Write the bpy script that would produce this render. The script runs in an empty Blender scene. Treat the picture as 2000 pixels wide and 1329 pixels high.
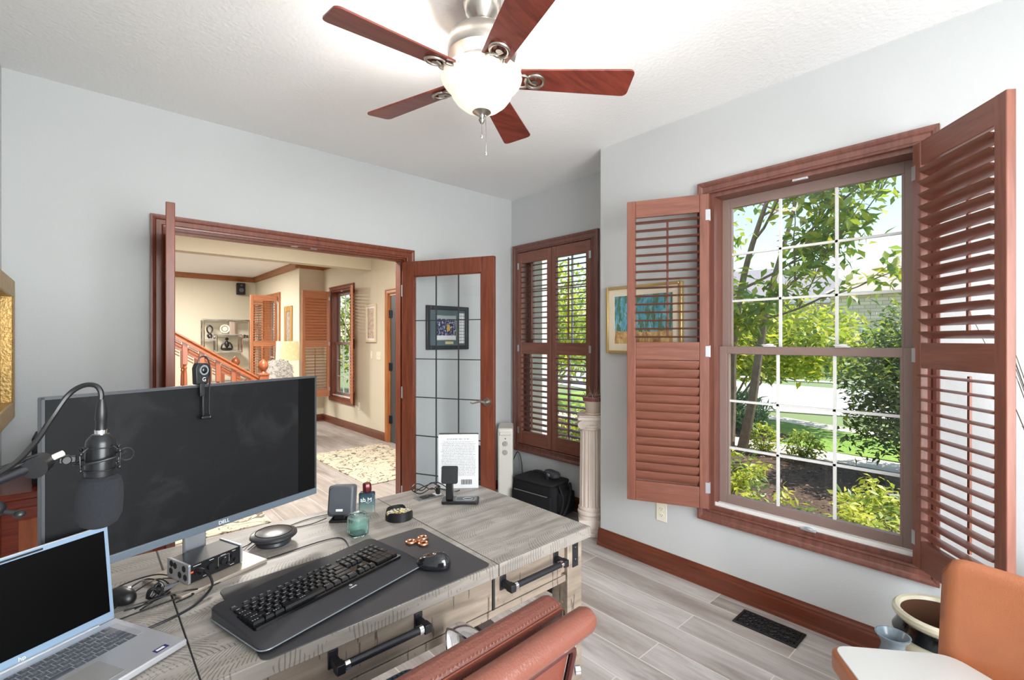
import bpy, bmesh, math, random
import numpy as np
from mathutils import Vector, Matrix, Euler
PI = math.pi
D = bpy.data
COL = bpy.context.scene.collection
scene = bpy.context.scene
random.seed(7); rng = np.random.default_rng(7)

# ------------------------------------------------------------ camera
cam_d = D.cameras.new('camera'); cam = D.objects.new('camera', cam_d); COL.objects.link(cam)
cam_d.sensor_width = 36; cam_d.lens = 930/2000*36; cam_d.clip_start = .05; cam_d.clip_end = 400
HEAD = math.atan2(1035, 930)
cam.location = (0, 0, 1.42); cam.rotation_euler = (PI/2, 0, HEAD-PI/2)
scene.camera = cam
# ------------------------------------------------------------ world, sun, lights, exposure
SUN_DIR = Vector((.22, -.45, 1.0)).normalized()
w = D.worlds.new('world'); scene.world = w; w.use_nodes = True
wn = w.node_tree.nodes; wl = w.node_tree.links
bgn = wn['Background']; sky = wn.new('ShaderNodeTexSky')
sky.sky_type = 'NISHITA'; sky.sun_disc = False
sky.sun_elevation = math.asin(SUN_DIR.z); sky.sun_rotation = math.atan2(SUN_DIR.x, SUN_DIR.y)
sky.air_density = 1.3; sky.dust_density = .7; sky.ozone_density = 1.6
wl.new(sky.outputs[0], bgn.inputs[0]); bgn.inputs[1].default_value = .125
def lamp(kind, name, loc, energy, color=(1,1,1), rot=(0,0,0), **k):
    l = D.lights.new(name, kind); l.energy = energy; l.color = color
    for a, b in k.items(): setattr(l, a, b)
    o = D.objects.new(name, l); o.location = loc; o.rotation_euler = rot; COL.objects.link(o); return o
sun = lamp('SUN', 'sun', (5, -5, 10), 3.0, (1, .95, .86), angle=.01)
sun.rotation_euler = SUN_DIR.to_track_quat('Z', 'Y').to_euler()
# added fill lights behind the camera and in the far rooms, plus the fan's bulbs
lamp('AREA', 'rear_fill', (.78, -1.88, 1.40), 90, (.95, .98, 1), (PI/2-.30, 0, .10), shape='RECTANGLE', size=1.9, size_y=2.1)  # unseen area light added as the main fill
for k in range(3): lamp('POINT', 'fan_bulb', (1.143+.085*math.cos(k*2.094+.5), 1.447+.085*math.sin(k*2.094+.5), 2.425), 10, (1, .97, .93), shadow_soft_size=.02)
lamp('AREA', 'foyer_fill', (1.3, 4.6, 2.70), 58, (1, .96, .90), (0, 0, 0), shape='DISK', size=.6)  # unseen disk added to brighten the foyer
lamp('AREA', 'living_fill', (.9, 9.2, 2.70), 75, (1, .96, .89), (0, 0, 0), shape='DISK', size=.9)  # unseen disk added to brighten the living room
scene.view_settings.view_transform = 'Standard'; scene.view_settings.look = 'None'
scene.view_settings.exposure = 1.22; scene.view_settings.gamma = 1.0; scene.view_settings.use_curve_mapping = False

# ------------------------------------------------------------ materials
def lin(c): return tuple(((v/255)/12.92 if v/255 <= .04045 else (((v/255)+.055)/1.055)**2.4) for v in c)
def rgb(*c): return lin(c)+(1,)
MATS = {}
def M(name, color=None, rough=.5, metal=0, bump=0, bscale=60, spec=None, emit=None, estr=0, coat=0, trans=0, alpha=1, var=0, vscale=8, ior=None):
    if name in MATS: return MATS[name]
    m = D.materials.new(name); m.use_nodes = True; MATS[name] = m
    nt = m.node_tree; b = nt.nodes['Principled BSDF']
    b.inputs['Base Color'].default_value = color; b.inputs['Roughness'].default_value = rough; b.inputs['Metallic'].default_value = metal
    if spec is not None: b.inputs['Specular IOR Level'].default_value = spec
    if coat: b.inputs['Coat Weight'].default_value = coat; b.inputs['Coat Roughness'].default_value = .15
    if trans: b.inputs['Transmission Weight'].default_value = trans
    if ior: b.inputs['IOR'].default_value = ior
    if emit: b.inputs['Emission Color'].default_value = emit; b.inputs['Emission Strength'].default_value = estr
    if alpha < 1: b.inputs['Alpha'].default_value = alpha
    tc = nt.nodes.new('ShaderNodeTexCoord')
    if bump:
        n = nt.nodes.new('ShaderNodeTexNoise'); n.inputs['Scale'].default_value = bscale; n.inputs['Detail'].default_value = 4
        bp = nt.nodes.new('ShaderNodeBump'); bp.inputs['Strength'].default_value = bump; bp.inputs['Distance'].default_value = .01
        nt.links.new(tc.outputs['Object'], n.inputs['Vector']); nt.links.new(n.outputs[0], bp.inputs['Height']); nt.links.new(bp.outputs[0], b.inputs['Normal'])
    if var:
        n = nt.nodes.new('ShaderNodeTexNoise'); n.inputs['Scale'].default_value = vscale; n.inputs['Detail'].default_value = 5
        hs = nt.nodes.new('ShaderNodeHueSaturation'); mp = nt.nodes.new('ShaderNodeMapRange')
        mp.inputs['From Min'].default_value = .3; mp.inputs['From Max'].default_value = .7
        mp.inputs['To Min'].default_value = 1-var; mp.inputs['To Max'].default_value = 1+var
        hs.inputs['Color'].default_value = color
        nt.links.new(tc.outputs['Object'], n.inputs['Vector']); nt.links.new(n.outputs[0], mp.inputs['Value']); nt.links.new(mp.outputs[0], hs.inputs['Value']); nt.links.new(hs.outputs[0], b.inputs['Base Color'])
    return m
class G:
    """small node-graph helper"""
    def __init__(s, name):
        s.m = D.materials.new(name); s.m.use_nodes = True; MATS[name] = s.m
        s.nt = s.m.node_tree; s.b = s.nt.nodes['Principled BSDF']; s.tc = s.nt.nodes.new('ShaderNodeTexCoord')
    def n(s, t, **k):
        q = s.nt.nodes.new('ShaderNode'+t)
        for a, b in k.items():
            if a.startswith('i_'): q.inputs[int(a[2:]) if a[2:].isdigit() else a[2:].replace('_', ' ')].default_value = b
            else: setattr(q, a, b)
        return q
    def l(s, a, b): s.nt.links.new(a, b)
    def math(s, op, a, b=None, c=None):
        q = s.nt.nodes.new('ShaderNodeMath'); q.operation = op
        for i, v in enumerate((a, b, c)):
            if v is None: continue
            if isinstance(v, (int, float)): q.inputs[i].default_value = v
            else: s.l(v, q.inputs[i])
        return q.outputs[0]
    def xyz(s, out='Object'):
        q = s.n('SeparateXYZ'); s.l(s.tc.outputs[out], q.inputs[0]); return q.outputs
    def map(s, scale=(1,1,1), rot=(0,0,0), loc=(0,0,0), src=None):
        q = s.n('Mapping'); q.inputs['Scale'].default_value = scale; q.inputs['Rotation'].default_value = rot; q.inputs['Location'].default_value = loc
        s.l(src or s.tc.outputs['Object'], q.inputs[0]); return q.outputs[0]
    def noise(s, vec, scale, detail=4, rough=.5, dist=0):
        q = s.n('TexNoise'); q.inputs['Scale'].default_value = scale; q.inputs['Detail'].default_value = detail; q.inputs['Roughness'].default_value = rough; q.inputs['Distortion'].default_value = dist
        s.l(vec, q.inputs['Vector']); return q.outputs[0]
    def ramp(s, fac, *stops, interp='LINEAR'):
        q = s.n('ValToRGB'); r = q.color_ramp; r.interpolation = interp
        while len(r.elements) < len(stops): r.elements.new(.5)
        for e, (p, c) in zip(r.elements, stops): e.position = p; e.color = c if len(c) == 4 else tuple(c)+(1,)
        s.l(fac, q.inputs[0]); return q.outputs[0]
    def mix(s, fac, a, b, mode='MIX'):
        q = s.n('Mix', data_type='RGBA', blend_type=mode)
        for i, v in ((0, fac), (6, a), (7, b)):
            if isinstance(v, (int, float)): q.inputs[i].default_value = v
            elif isinstance(v, tuple): q.inputs[i].default_value = v
            else: s.l(v, q.inputs[i])
        return q.outputs[2]
    def bump(s, h, strength=.3, dist=.005):
        q = s.n('Bump'); q.inputs['Strength'].default_value = strength; q.inputs['Distance'].default_value = dist
        s.l(h, q.inputs['Height']); s.l(q.outputs[0], s.b.inputs['Normal'])
    def color(s, c): s.l(c, s.b.inputs['Base Color'])
    def set(s, **k):
        for a, b in k.items(): s.b.inputs[a.replace('_', ' ')].default_value = b
        return s
def wood(name, c1, c2, axis=2, rough=.35, scale=1., coat=.15, spec=.5):
    g = G(name); sc = [14*scale]*3; sc[axis] = 1.2*scale
    n = g.noise(g.map(scale=tuple(sc)), 3.2, 6, .6, .6)
    g.color(g.ramp(n, (.3, c1), (.7, c2))); g.set(Roughness=rough, Coat_Weight=coat, Coat_Roughness=.2, Specular_IOR_Level=spec)
    g.bump(n, .08, .002); return g.m
paint = M('wall_paint_grey', rgb(196,198,198), .85, bump=.12, bscale=160, spec=.2)
paint_w = M('wall_paint_beige', rgb(212,204,184), .85, bump=.1, bscale=120, spec=.2)
ceil_m = M('ceiling_paint', rgb(238,238,237), .9, bump=.3, bscale=55, spec=.1)
MAH_V = wood('mahogany_vertical', rgb(96,46,30), rgb(132,69,47), 2)
MAH_X = wood('mahogany_along', rgb(96,46,30), rgb(132,69,47), 0)
MAH_Y = wood('mahogany_across', rgb(96,46,30), rgb(132,69,47), 1)
TRM_V = wood('window_trim_wood', rgb(100,60,50), rgb(126,80,68), 2)
TRM_Y = wood('window_trim_wood_across', rgb(100,60,50), rgb(126,80,68), 1)
SHUT = wood('shutter_wood', rgb(112,65,50), rgb(140,86,69), 0, .4)
OAK = wood('honey_wood', rgb(150,90,48), rgb(182,120,72), 2)
OAK_Y = wood('honey_wood_across', rgb(140,84,44), rgb(165,104,58), 1)
OAKSH = wood('honey_shutter_wood', rgb(168,105,72), rgb(196,130,92), 0, .4)
BASE_M = wood('baseboard_wood', rgb(88,42,26), rgb(114,58,38), 1, .28)
CAB = wood('red_cabinet_wood', rgb(98,30,14), rgb(150,58,28), 0, .25)
CLAY = M('clay_window_vinyl', rgb(140,118,110), .45)
WHITE = M('white_paint', rgb(228,226,222), .4)
IVORY = M('ivory_plastic', rgb(232,226,208), .4)
BLACK = M('black_plastic', rgb(17,17,19), .38)
BLACKM = M('black_matte', rgb(20,20,22), .7)
BLACKG = M('black_gloss', rgb(12,12,14), .12)
FABK = M('black_nylon', rgb(22,22,25), .85, bump=.3, bscale=300)
GREYP = M('grey_plastic', rgb(86,88,92), .5)
SILVER = M('silver_aluminium', rgb(190,193,198), .32, .75)
CHROME = M('chrome', rgb(225,225,228), .08, 1)
NICKEL = M('brushed_nickel', rgb(190,184,176), .28, 1)
IRON = M('dark_iron', rgb(58,58,62), .4, .8)
GLASSY = M('glass_solid', rgb(245,250,252), .02, trans=1, ior=1.45)
def thin_glass(name, tint=(1,1,1,1), refl=.6):
    g = G(name); g.nt.nodes.remove(g.b)
    tr = g.n('BsdfTransparent'); tr.inputs[0].default_value = tint
    gl = g.n('BsdfGlossy'); gl.inputs['Roughness'].default_value = .01
    fr = g.n('LayerWeight')
    mx = g.n('MixShader'); g.l(g.math('ADD', .025, g.math('MULTIPLY', g.math('POWER', fr.outputs[1], 5), refl)), mx.inputs[0]); g.l(tr.outputs[0], mx.inputs[1]); g.l(gl.outputs[0], mx.inputs[2])
    g.l(mx.outputs[0], g.nt.nodes['Material Output'].inputs[0]); return g.m
PANE = thin_glass('window_glass')
PANE_D = thin_glass('door_glass', (.985,.998,1,1), .9)

# floor of wood-look tile: planks run along y
g = G('floor_plank_tile'); X, Y, Z = g.xyz()
cv = g.n('CombineXYZ'); g.l(Y, cv.inputs[0]); g.l(X, cv.inputs[1])
br = g.n('TexBrick'); br.offset = .37; br.inputs['Scale'].default_value = 1; br.inputs['Brick Width'].default_value = 1.2; br.inputs['Row Height'].default_value = .167
br.inputs['Mortar Size'].default_value = .0028; br.inputs['Mortar Smooth'].default_value = .1; br.inputs['Bias'].default_value = 0
br.inputs['Color1'].default_value = (0,0,0,1); br.inputs['Color2'].default_value = (1,1,1,1); br.inputs['Mortar'].default_value = (.5,.5,.5,1)
g.l(cv.outputs[0], br.inputs['Vector'])
off = g.n('CombineXYZ'); g.l(g.math('MULTIPLY', br.outputs[0], 13.0), off.inputs[0]); g.l(g.math('MULTIPLY', br.outputs[0], 7.0), off.inputs[2])
av = g.n('VectorMath', operation='ADD'); g.l(g.map((9, 1.1, 9)), av.inputs[0]); g.l(off.outputs[0], av.inputs[1])
n1 = g.noise(av.outputs[0], 1.7, 8, .66, 1.2); n2 = g.noise(av.outputs[0], .8, 3)
c = g.ramp(n1, (.28, rgb(112,105,100)), (.45, rgb(154,148,144)), (.62, rgb(186,182,180)), (.8, rgb(204,201,200)))
c = g.mix(g.math('MULTIPLY', br.outputs[0], .5), c, rgb(148,136,126), 'MIX')
c = g.mix(.35, c, g.ramp(n2, (.35, rgb(124,112,104)), (.65, rgb(196,193,190))))
g.color(g.mix(br.outputs[1], c, rgb(196,190,182))); g.set(Roughness=.33, Specular_IOR_Level=.45)
g.bump(g.math('SUBTRACT', 1, br.outputs[1]), .4, .002); FLOOR = g.m

# grey saw-marked desk wood
def desk_wood(name, marks=True, axis=0):
    g = G(name); X, Y, Z = g.xyz()
    cols = ((124,118,111),(152,145,137),(170,164,157)) if marks else ((104,92,81),(132,118,104),(150,137,122))
    sc = [26, 26, 26]; sc[axis] = 3
    n = g.noise(g.map(tuple(sc)), 1.0, 6, .6, .3)
    base = g.ramp(n, (.3, rgb(*cols[0])), (.5, rgb(*cols[1])), (.72, rgb(*cols[2])))
    if marks:
        stripe = g.math('FLOOR', g.math('DIVIDE', Y, .098))
        sgn = g.math('SUBTRACT', g.math('MULTIPLY', g.math('PINGPONG', stripe, 1), 2), 1)
        fy = g.math('SUBTRACT', g.math('DIVIDE', Y, .098), stripe)
        ph = g.math('ADD', X, g.math('MULTIPLY', g.math('MULTIPLY', sgn, g.math('POWER', fy, 1.6)), .075))
        ph = g.math('ADD', ph, g.math('MULTIPLY', g.noise(g.tc.outputs['Object'], 9, 2), .03))
        wv = g.math('SINE', g.math('MULTIPLY', ph, 620))
        mk = g.noise(g.map((7, 12, 7)), 1.0, 3)
        t = g.math('MULTIPLY', g.math('GREATER_THAN', wv, .62), g.math('GREATER_THAN', mk, .50))
        fine = g.math('GREATER_THAN', g.noise(g.map((5, 60, 5)), 3.0, 2), .42)
        base = g.mix(g.math('MULTIPLY', g.math('MULTIPLY', t, fine), .55), base, rgb(66,56,50))
        line = g.math('LESS_THAN', fy, .012); base = g.mix(g.math('MULTIPLY', line, .35), base, rgb(80,70,62))
    else:
        s2 = [3, 3, 3]; s2[axis] = 3
        st = g.noise(g.map((95, 95, 9)), 1.0, 3); t = g.math('GREATER_THAN', st, .66)
        base = g.mix(g.math('MULTIPLY', t, .75), base, rgb(60,50,44))
    g.color(base); g.set(Roughness=.42, Specular_IOR_Level=.45); g.bump(n, .15, .002); return g.m
DTOP = desk_wood('grey_sawn_desk_top'); DEDGE = desk_wood('grey_sawn_desk_edge', False)
LEATH = M('brown_leather', rgb(106,58,47), .34, bump=.25, bscale=220, coat=.1, var=.08, vscale=5)
LEATH2 = M('tan_leather', rgb(164,100,66), .36, bump=.12, bscale=260, coat=.1, var=.12, vscale=6)
GOLD = M('gilt_frame', rgb(176,142,84), .38, .6, bump=.3, bscale=90, var=.15, vscale=30)

# ------------------------------------------------------------ mesh building
class MB:
    def __init__(s): s.b = bmesh.new()
    def _x(s, vs, mat):
        if mat is not None: bmesh.ops.transform(s.b, matrix=mat, verts=vs)
    def box(s, x0, x1, y0, y1, z0, z1, mat=None):
        r = bmesh.ops.create_cube(s.b, size=1); vs = r['verts']
        bmesh.ops.scale(s.b, vec=(x1-x0, y1-y0, z1-z0), verts=vs); bmesh.ops.translate(s.b, vec=((x0+x1)/2, (y0+y1)/2, (z0+z1)/2), verts=vs)
        s._x(vs, mat); return s
    def cyl(s, a, b, r, r2=None, seg=20, caps=True):
        a, b = Vector(a), Vector(b); d = b-a; L = d.length
        q = bmesh.ops.create_cone(s.b, cap_ends=caps, segments=seg, radius1=r, radius2=r if r2 is None else r2, depth=L)['verts']
        bmesh.ops.transform(s.b, matrix=Matrix.Translation((a+b)/2) @ d.to_track_quat('Z', 'Y').to_matrix().to_4x4(), verts=q); return s
    def ball(s, c, r, sc=(1,1,1), seg=16, mat=None):
        q = bmesh.ops.create_uvsphere(s.b, u_segments=seg, v_segments=max(6, seg//2), radius=r)['verts']
        bmesh.ops.scale(s.b, vec=sc, verts=q); bmesh.ops.translate(s.b, vec=c, verts=q); s._x(q, mat); return s
    def lathe(s, prof, seg=32, c=(0,0,0), mat=None, sx=1, sy=1, close=False):
        rings = []; c = Vector(c); allv = []
        for r, z in prof:
            if r < 1e-6: v = [s.b.verts.new(c+Vector((0,0,z)))]
            else: v = [s.b.verts.new(c+Vector((r*sx*math.cos(2*PI*i/seg), r*sy*math.sin(2*PI*i/seg), z))) for i in range(seg)]
            rings.append(v); allv += v
        for p, q in zip(rings, rings[1:]):
            if len(p) == 1 and len(q) == 1: continue
            for i in range(seg):
                j = (i+1) % seg
                try:
                    if len(p) == 1: s.b.faces.new((p[0], q[j], q[i]))
                    elif len(q) == 1: s.b.faces.new((p[i], p[j], q[0]))
                    else: s.b.faces.new((p[i], p[j], q[j], q[i]))
                except ValueError: pass
        s._x(allv, mat); return s
    def prism(s, pts, z0, z1, mat=None):
        a = [s.b.verts.new((x, y, z0)) for x, y in pts]; b = [s.b.verts.new((x, y, z1)) for x, y in pts]; n = len(pts)
        s.b.faces.new(a[::-1]); s.b.faces.new(b)
        for i in range(n): s.b.faces.new((a[i], a[(i+1) % n], b[(i+1) % n], b[i]))
        s._x(a+b, mat); return s
    def tube(s, pts, r, seg=8, closed=False, smooth=0):
        P = [Vector(p) for p in pts]
        if smooth:
            Q = []; n = len(P)
            for i in range(n if closed else n-1):
                p0 = P[i-1] if (closed or i > 0) else P[i]; p1 = P[i]; p2 = P[(i+1) % n]; p3 = P[(i+2) % n] if (closed or i+2 < n) else p2
                for k in range(smooth):
                    t = k/smooth; Q.append(.5*((2*p1)+(-p0+p2)*t+(2*p0-5*p1+4*p2-p3)*t*t+(-p0+3*p1-3*p2+p3)*t**3))
            if not closed: Q.append(P[-1])
            P = Q
        n = len(P); rs = r if isinstance(r, (list, tuple)) else [r]*n
        if len(rs) != n: rs = [rs[int(i*(len(rs)-1)/(n-1))]+(rs[min(len(rs)-1, int(i*(len(rs)-1)/(n-1))+1)]-rs[int(i*(len(rs)-1)/(n-1))])*((i*(len(rs)-1)/(n-1)) % 1) for i in range(n)]
        rings = []; up = None
        for i, p in enumerate(P):
            t = (P[(i+1) % n]-P[i-1]) if closed else (P[min(i+1, n-1)]-P[max(i-1, 0)])
            if t.length < 1e-9: t = Vector((0,0,1))
            t.normalize()
            if up is None: up = Vector((0,0,1)) if abs(t.z) < .9 else Vector((1,0,0))
            sd = t.cross(up)
            if sd.length < 1e-5: sd = t.cross(Vector((1,.3,.2)))
            sd.normalize(); up = sd.cross(t).normalized()
            rings.append([s.b.verts.new(p+rs[i]*(math.cos(2*PI*k/seg)*sd+math.sin(2*PI*k/seg)*up)) for k in range(seg)])
        m = n if closed else n-1
        for i in range(m):
            A, B = rings[i], rings[(i+1) % n]
            for k in range(seg): s.b.faces.new((A[k], A[(k+1) % seg], B[(k+1) % seg], B[k]))
        if not closed: s.b.faces.new(rings[0][::-1]); s.b.faces.new(rings[-1])
        return s
    def quad(s, *p): s.b.faces.new([s.b.verts.new(q) for q in p]); return s
    def build(s, name, mat, parent=None, bevel=0, seg=2, smooth=True, subsurf=0, angle=.6, loc=None, rot=None):
        bmesh.ops.recalc_face_normals(s.b, faces=s.b.faces)
        me = D.meshes.new(name); s.b.to_mesh(me); s.b.free(); me.materials.append(mat)
        if smooth:
            me.shade_smooth(); me.set_sharp_from_angle(angle=angle)
        o = D.objects.new(name, me); COL.objects.link(o)
        if bevel:
            q = o.modifiers.new('bevel', 'BEVEL'); q.width = bevel; q.segments = seg; q.limit_method = 'ANGLE'; q.angle_limit = .6; q.harden_normals = False
        if subsurf: q = o.modifiers.new('sub', 'SUBSURF'); q.levels = q.render_levels = subsurf
        if parent: o.parent = parent
        if loc is not None: o.location = loc
        if rot is not None: o.rotation_euler = rot
        return o
def T(loc=(0,0,0), rot=(0,0,0)): return Matrix.Translation(loc) @ Euler(rot).to_matrix().to_4x4()
def tag(o, label=None, cat=None, group=None, kind=None):
    if label: o['label'] = label
    if cat: o['category'] = cat
    if group: o['group'] = group
    if kind: o['kind'] = kind
    return o
def thing(name, label, cat, loc=(0,0,0), rz=0, group=None, rot=None):
    o = D.objects.new(name, None); COL.objects.link(o); o.location = loc; o.rotation_euler = rot or (0, 0, rz); o.empty_display_size = .05
    return tag(o, label, cat, group)
def struct(o): o['kind'] = 'structure'; return o
def sroot(name, loc=(0,0,0), rz=0):
    o = D.objects.new(name, None); COL.objects.link(o); o.location = loc; o.rotation_euler = (0,0,rz); return struct(o)
def dup(root, loc=None, rz=None, label=None):
    def c(o, p):
        q = o.copy(); COL.objects.link(q); q.parent = p
        for k in list(o.children): c(k, q)
        return q
    r = c(root, None)
    if loc is not None: r.location = loc
    if rz is not None: r.rotation_euler = (0, 0, rz)
    if label: r['label'] = label
    return r
FONT = None
def text(name, s, size, mat, parent, loc, rot, ext=.0004, align='CENTER'):
    cu = D.curves.new('t', 'FONT'); cu.body = s; cu.size = size; cu.extrude = ext; cu.align_x = align; cu.align_y = 'CENTER'
    to = D.objects.new('t', cu); COL.objects.link(to)
    bpy.context.view_layer.update()
    me = D.meshes.new_from_object(to.evaluated_get(bpy.context.evaluated_depsgraph_get())); D.objects.remove(to); D.curves.remove(cu)
    me.materials.clear(); me.materials.append(mat); o = D.objects.new(name, me); COL.objects.link(o); o.parent = parent; o.location = loc; o.rotation_euler = rot; return o

def leaves(name, C, size, mat, parent=None, droop=.3, wide=.42, N_=None):
    C = np.asarray(C, float); n = len(C)
    th = rng.uniform(0, 2*PI, n); ph = rng.normal(-droop, .45, n); s = size*rng.uniform(.65, 1.25, n)
    d = np.stack([np.cos(th)*np.cos(ph), np.sin(th)*np.cos(ph), np.sin(ph)], 1)
    up = np.stack([rng.normal(0,.5,n), rng.normal(0,.5,n), np.ones(n)], 1); sd = np.cross(d, up); sd /= np.linalg.norm(sd, axis=1)[:,None]; nn = np.cross(sd, d)
    a = C; b = C+d*s[:,None]*.5+sd*(s*wide*.5)[:,None]+nn*(s*.06)[:,None]; e = C+d*s[:,None]-nn*(s*.08)[:,None]; f = C+d*s[:,None]*.5-sd*(s*wide*.5)[:,None]+nn*(s*.06)[:,None]; mid = C+d*s[:,None]*.5
    V = np.stack([a, b, e, f, mid], 1).reshape(-1, 3); i = np.arange(n)*5
    F_ = np.concatenate([np.stack([i, i+1, i+4], 1), np.stack([i+1, i+2, i+4], 1), np.stack([i+2, i+3, i+4], 1), np.stack([i+3, i, i+4], 1)])
    me = D.meshes.new(name); me.vertices.add(len(V)); me.vertices.foreach_set('co', V.ravel()); me.loops.add(len(F_)*3); me.loops.foreach_set('vertex_index', F_.ravel().astype(np.int32))
    me.polygons.add(len(F_)); me.polygons.foreach_set('loop_start', np.arange(0, len(F_)*3, 3, dtype=np.int32)); me.update(calc_edges=True); me.validate(); me.materials.append(mat)
    o = D.objects.new(name, me); COL.objects.link(o)
    if parent: o.parent = parent
    return o

# ============================================================ THE ROOM
def wallbox(name, boxes, mat):
    m = MB()
    for b in boxes: m.box(*b)
    return struct(m.build(name, mat, smooth=False))
wallbox('floor', [(-3, 3.30, -2.1, 11.5, -.12, 0)], FLOOR)
wallbox('ceiling', [(-3, 3.30, -2.1, 11.5, 2.75, 2.9)], ceil_m)
wallbox('wall_left', [(-.42, -.30, -2.1, 3.51, 0, 2.75)], paint)
wallbox('wall_rear', [(-.30, -.15, -2.02, -1.9, 0, 2.75), (2.45, 2.67, -2.02, -1.9, 0, 2.75), (-.15, 2.45, -2.02, -1.9, 2.55, 2.75)], paint)  # wide opening added behind the camera to let fill light in
OPL, OPR, OPH = .346, 1.905, 2.07
wallbox('wall_back', [(-.30, OPL, 3.39, 3.51, 0, 2.75), (OPR, 3.16, 3.39, 3.51, 0, 2.75), (OPL, OPR, 3.39, 3.51, OPH, 2.75)], paint)
WY0, WY1, WZ0, WZ1 = .352, 1.268, .455, 2.255
wallbox('wall_right', [(2.67, 2.86, -2.1, WY0, 0, 2.75), (2.67, 2.86, WY1, 2.05, 0, 2.75), (2.67, 2.86, WY0, WY1, 0, WZ0), (2.67, 2.86, WY0, WY1, WZ1, 2.75), (2.86, 3.22, 1.93, 2.05, 0, 2.75)], paint)
AY0, AY1 = 2.41, 3.28
wallbox('wall_alcove', [(3.04, 3.22, 2.05, AY0, 0, 2.75), (3.04, 3.22, AY1, 3.51, 0, 2.75), (3.04, 3.22, AY0, AY1, 0, .455), (3.04, 3.22, AY0, AY1, 2.235, 2.75)], paint)
# foyer and living room walls
DY0, DY1, DH = 5.12, 6.07, 2.06
FY0, FY1 = 7.26, 8.12
wallbox('wall_foyer', [(3.15, 3.30, 3.51, DY0, 0, 2.75), (3.15, 3.30, DY1, FY0, 0, 2.75), (3.15, 3.30, FY1, 8.6, 0, 2.75), (3.15, 3.30, DY0, DY1, DH, 2.75),
    (3.15, 3.30, FY0, FY1, 0, .46), (3.15, 3.30, FY0, FY1, 2.25, 2.75)], paint_w)
LY0, LY1 = 9.60, 10.55
wallbox('wall_living', [(2.74, 3.15, 8.5, 8.62, 0, 2.75), (2.74, 2.90, 8.62, LY0, 0, 2.75), (2.74, 2.90, LY1, 11.4, 0, 2.75), (2.74, 2.90, LY0, LY1, 0, .46), (2.74, 2.90, LY0, LY1, 2.25, 2.75)], paint_w)
wallbox('wall_far', [(-3, 2.74, 11.3, 11.42, 0, 2.75)], paint_w)
wallbox('wall_stair', [(-3, -2.88, 3.51, 11.3, 0, 2.75)], paint_w)
wallbox('wall_foyer_back', [(-3, OPL-.068, 3.51, 3.53, 0, 2.75), (OPR+.068, 3.15, 3.51, 3.53, 0, 2.75), (OPL-.068, OPR+.068, 3.51, 3.53, OPH+.068, 2.75)], paint_w)
wallbox('trim_1', [(-2.88, 3.15, 6.60, 6.78, 2.45, 2.75)], paint_w)     # beam between foyer and living room
# roof overhang, out of view, added to shade the front windows
wallbox('trim_2', [(2.67, 3.75, -3, 12, 2.92, 3.1)], WHITE)

def profile_run(mb, prof, a, b, inward, up=(0,0,1)):
    """extrude a 2D profile (out, z) from a to b; inward = direction the profile stands off the wall"""
    a, b, n, u = Vector(a), Vector(b), Vector(inward), Vector(up)
    A = [mb.b.verts.new(a+n*p+u*q) for p, q in prof]; B = [mb.b.verts.new(b+n*p+u*q) for p, q in prof]; k = len(prof)
    for i in range(k): mb.b.faces.new((A[i], A[(i+1) % k], B[(i+1) % k], B[i]))
    mb.b.faces.new(A[::-1]); mb.b.faces.new(B)
BB = [(0,0),(.024,0),(.022,.016),(.014,.02),(.014,.078),(.010,.088),(.011,.094),(.006,.104),(.003,.115),(0,.115)]
def baseboard(name, runs, mat=BASE_M):
    m = MB()
    for a, b, n in runs: profile_run(m, BB, a, b, n)
    return struct(m.build(name, mat, smooth=False))
baseboard('baseboard_right', [((2.67, -1.9, 0), (2.67, 2.064, 0), (-1,0,0)), ((2.656, 2.05, 0), (3.04, 2.05, 0), (0,1,0)), ((3.04, 2.05, 0), (3.04, 3.39, 0), (-1,0,0))])
baseboard('baseboard_back', [((OPR+.068, 3.39, 0), (3.04, 3.39, 0), (0,-1,0)), ((-.30, 3.39, 0), (OPL-.068, 3.39, 0), (0,-1,0))], MAH_X)
baseboard('baseboard_foyer', [((3.15, DY1+.1, 0), (3.15, 8.5, 0), (-1,0,0)), ((2.74, 8.5, 0), (3.15, 8.5, 0), (0,-1,0)), ((3.15, 3.53, 0), (3.15, DY0-.09, 0), (-1,0,0)), ((2.74, 8.6, 0), (2.74, 11.3, 0), (-1,0,0))])
m = MB(); CR = [(0,0),(.012,0),(.02,.02),(.06,.06),(.07,.085),(.07,.10),(0,.10)]
for a, b, n in [((-2.88,11.3,2.65),(2.74,11.3,2.65),(0,-1,0)), ((2.74,11.3,2.65),(2.74,8.44,2.65),(-1,0,0)), ((2.67,8.5,2.65),(3.15,8.5,2.65),(0,-1,0)), ((3.15,8.5,2.65),(3.15,6.78,2.65),(-1,0,0))]:
    profile_run(m, CR, a, b, n)
struct(m.build('trim_3', OAK_Y, smooth=False))
# frame of the rear opening, added out of view to admit light
m = MB(); m.box(-.17,-.10,-1.93,-1.86,0,2.6).box(2.40,2.47,-1.93,-1.86,0,2.6).box(-.17,2.47,-1.93,-1.86,2.53,2.6); struct(m.build('trim_4', MAH_V, smooth=False))

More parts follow.
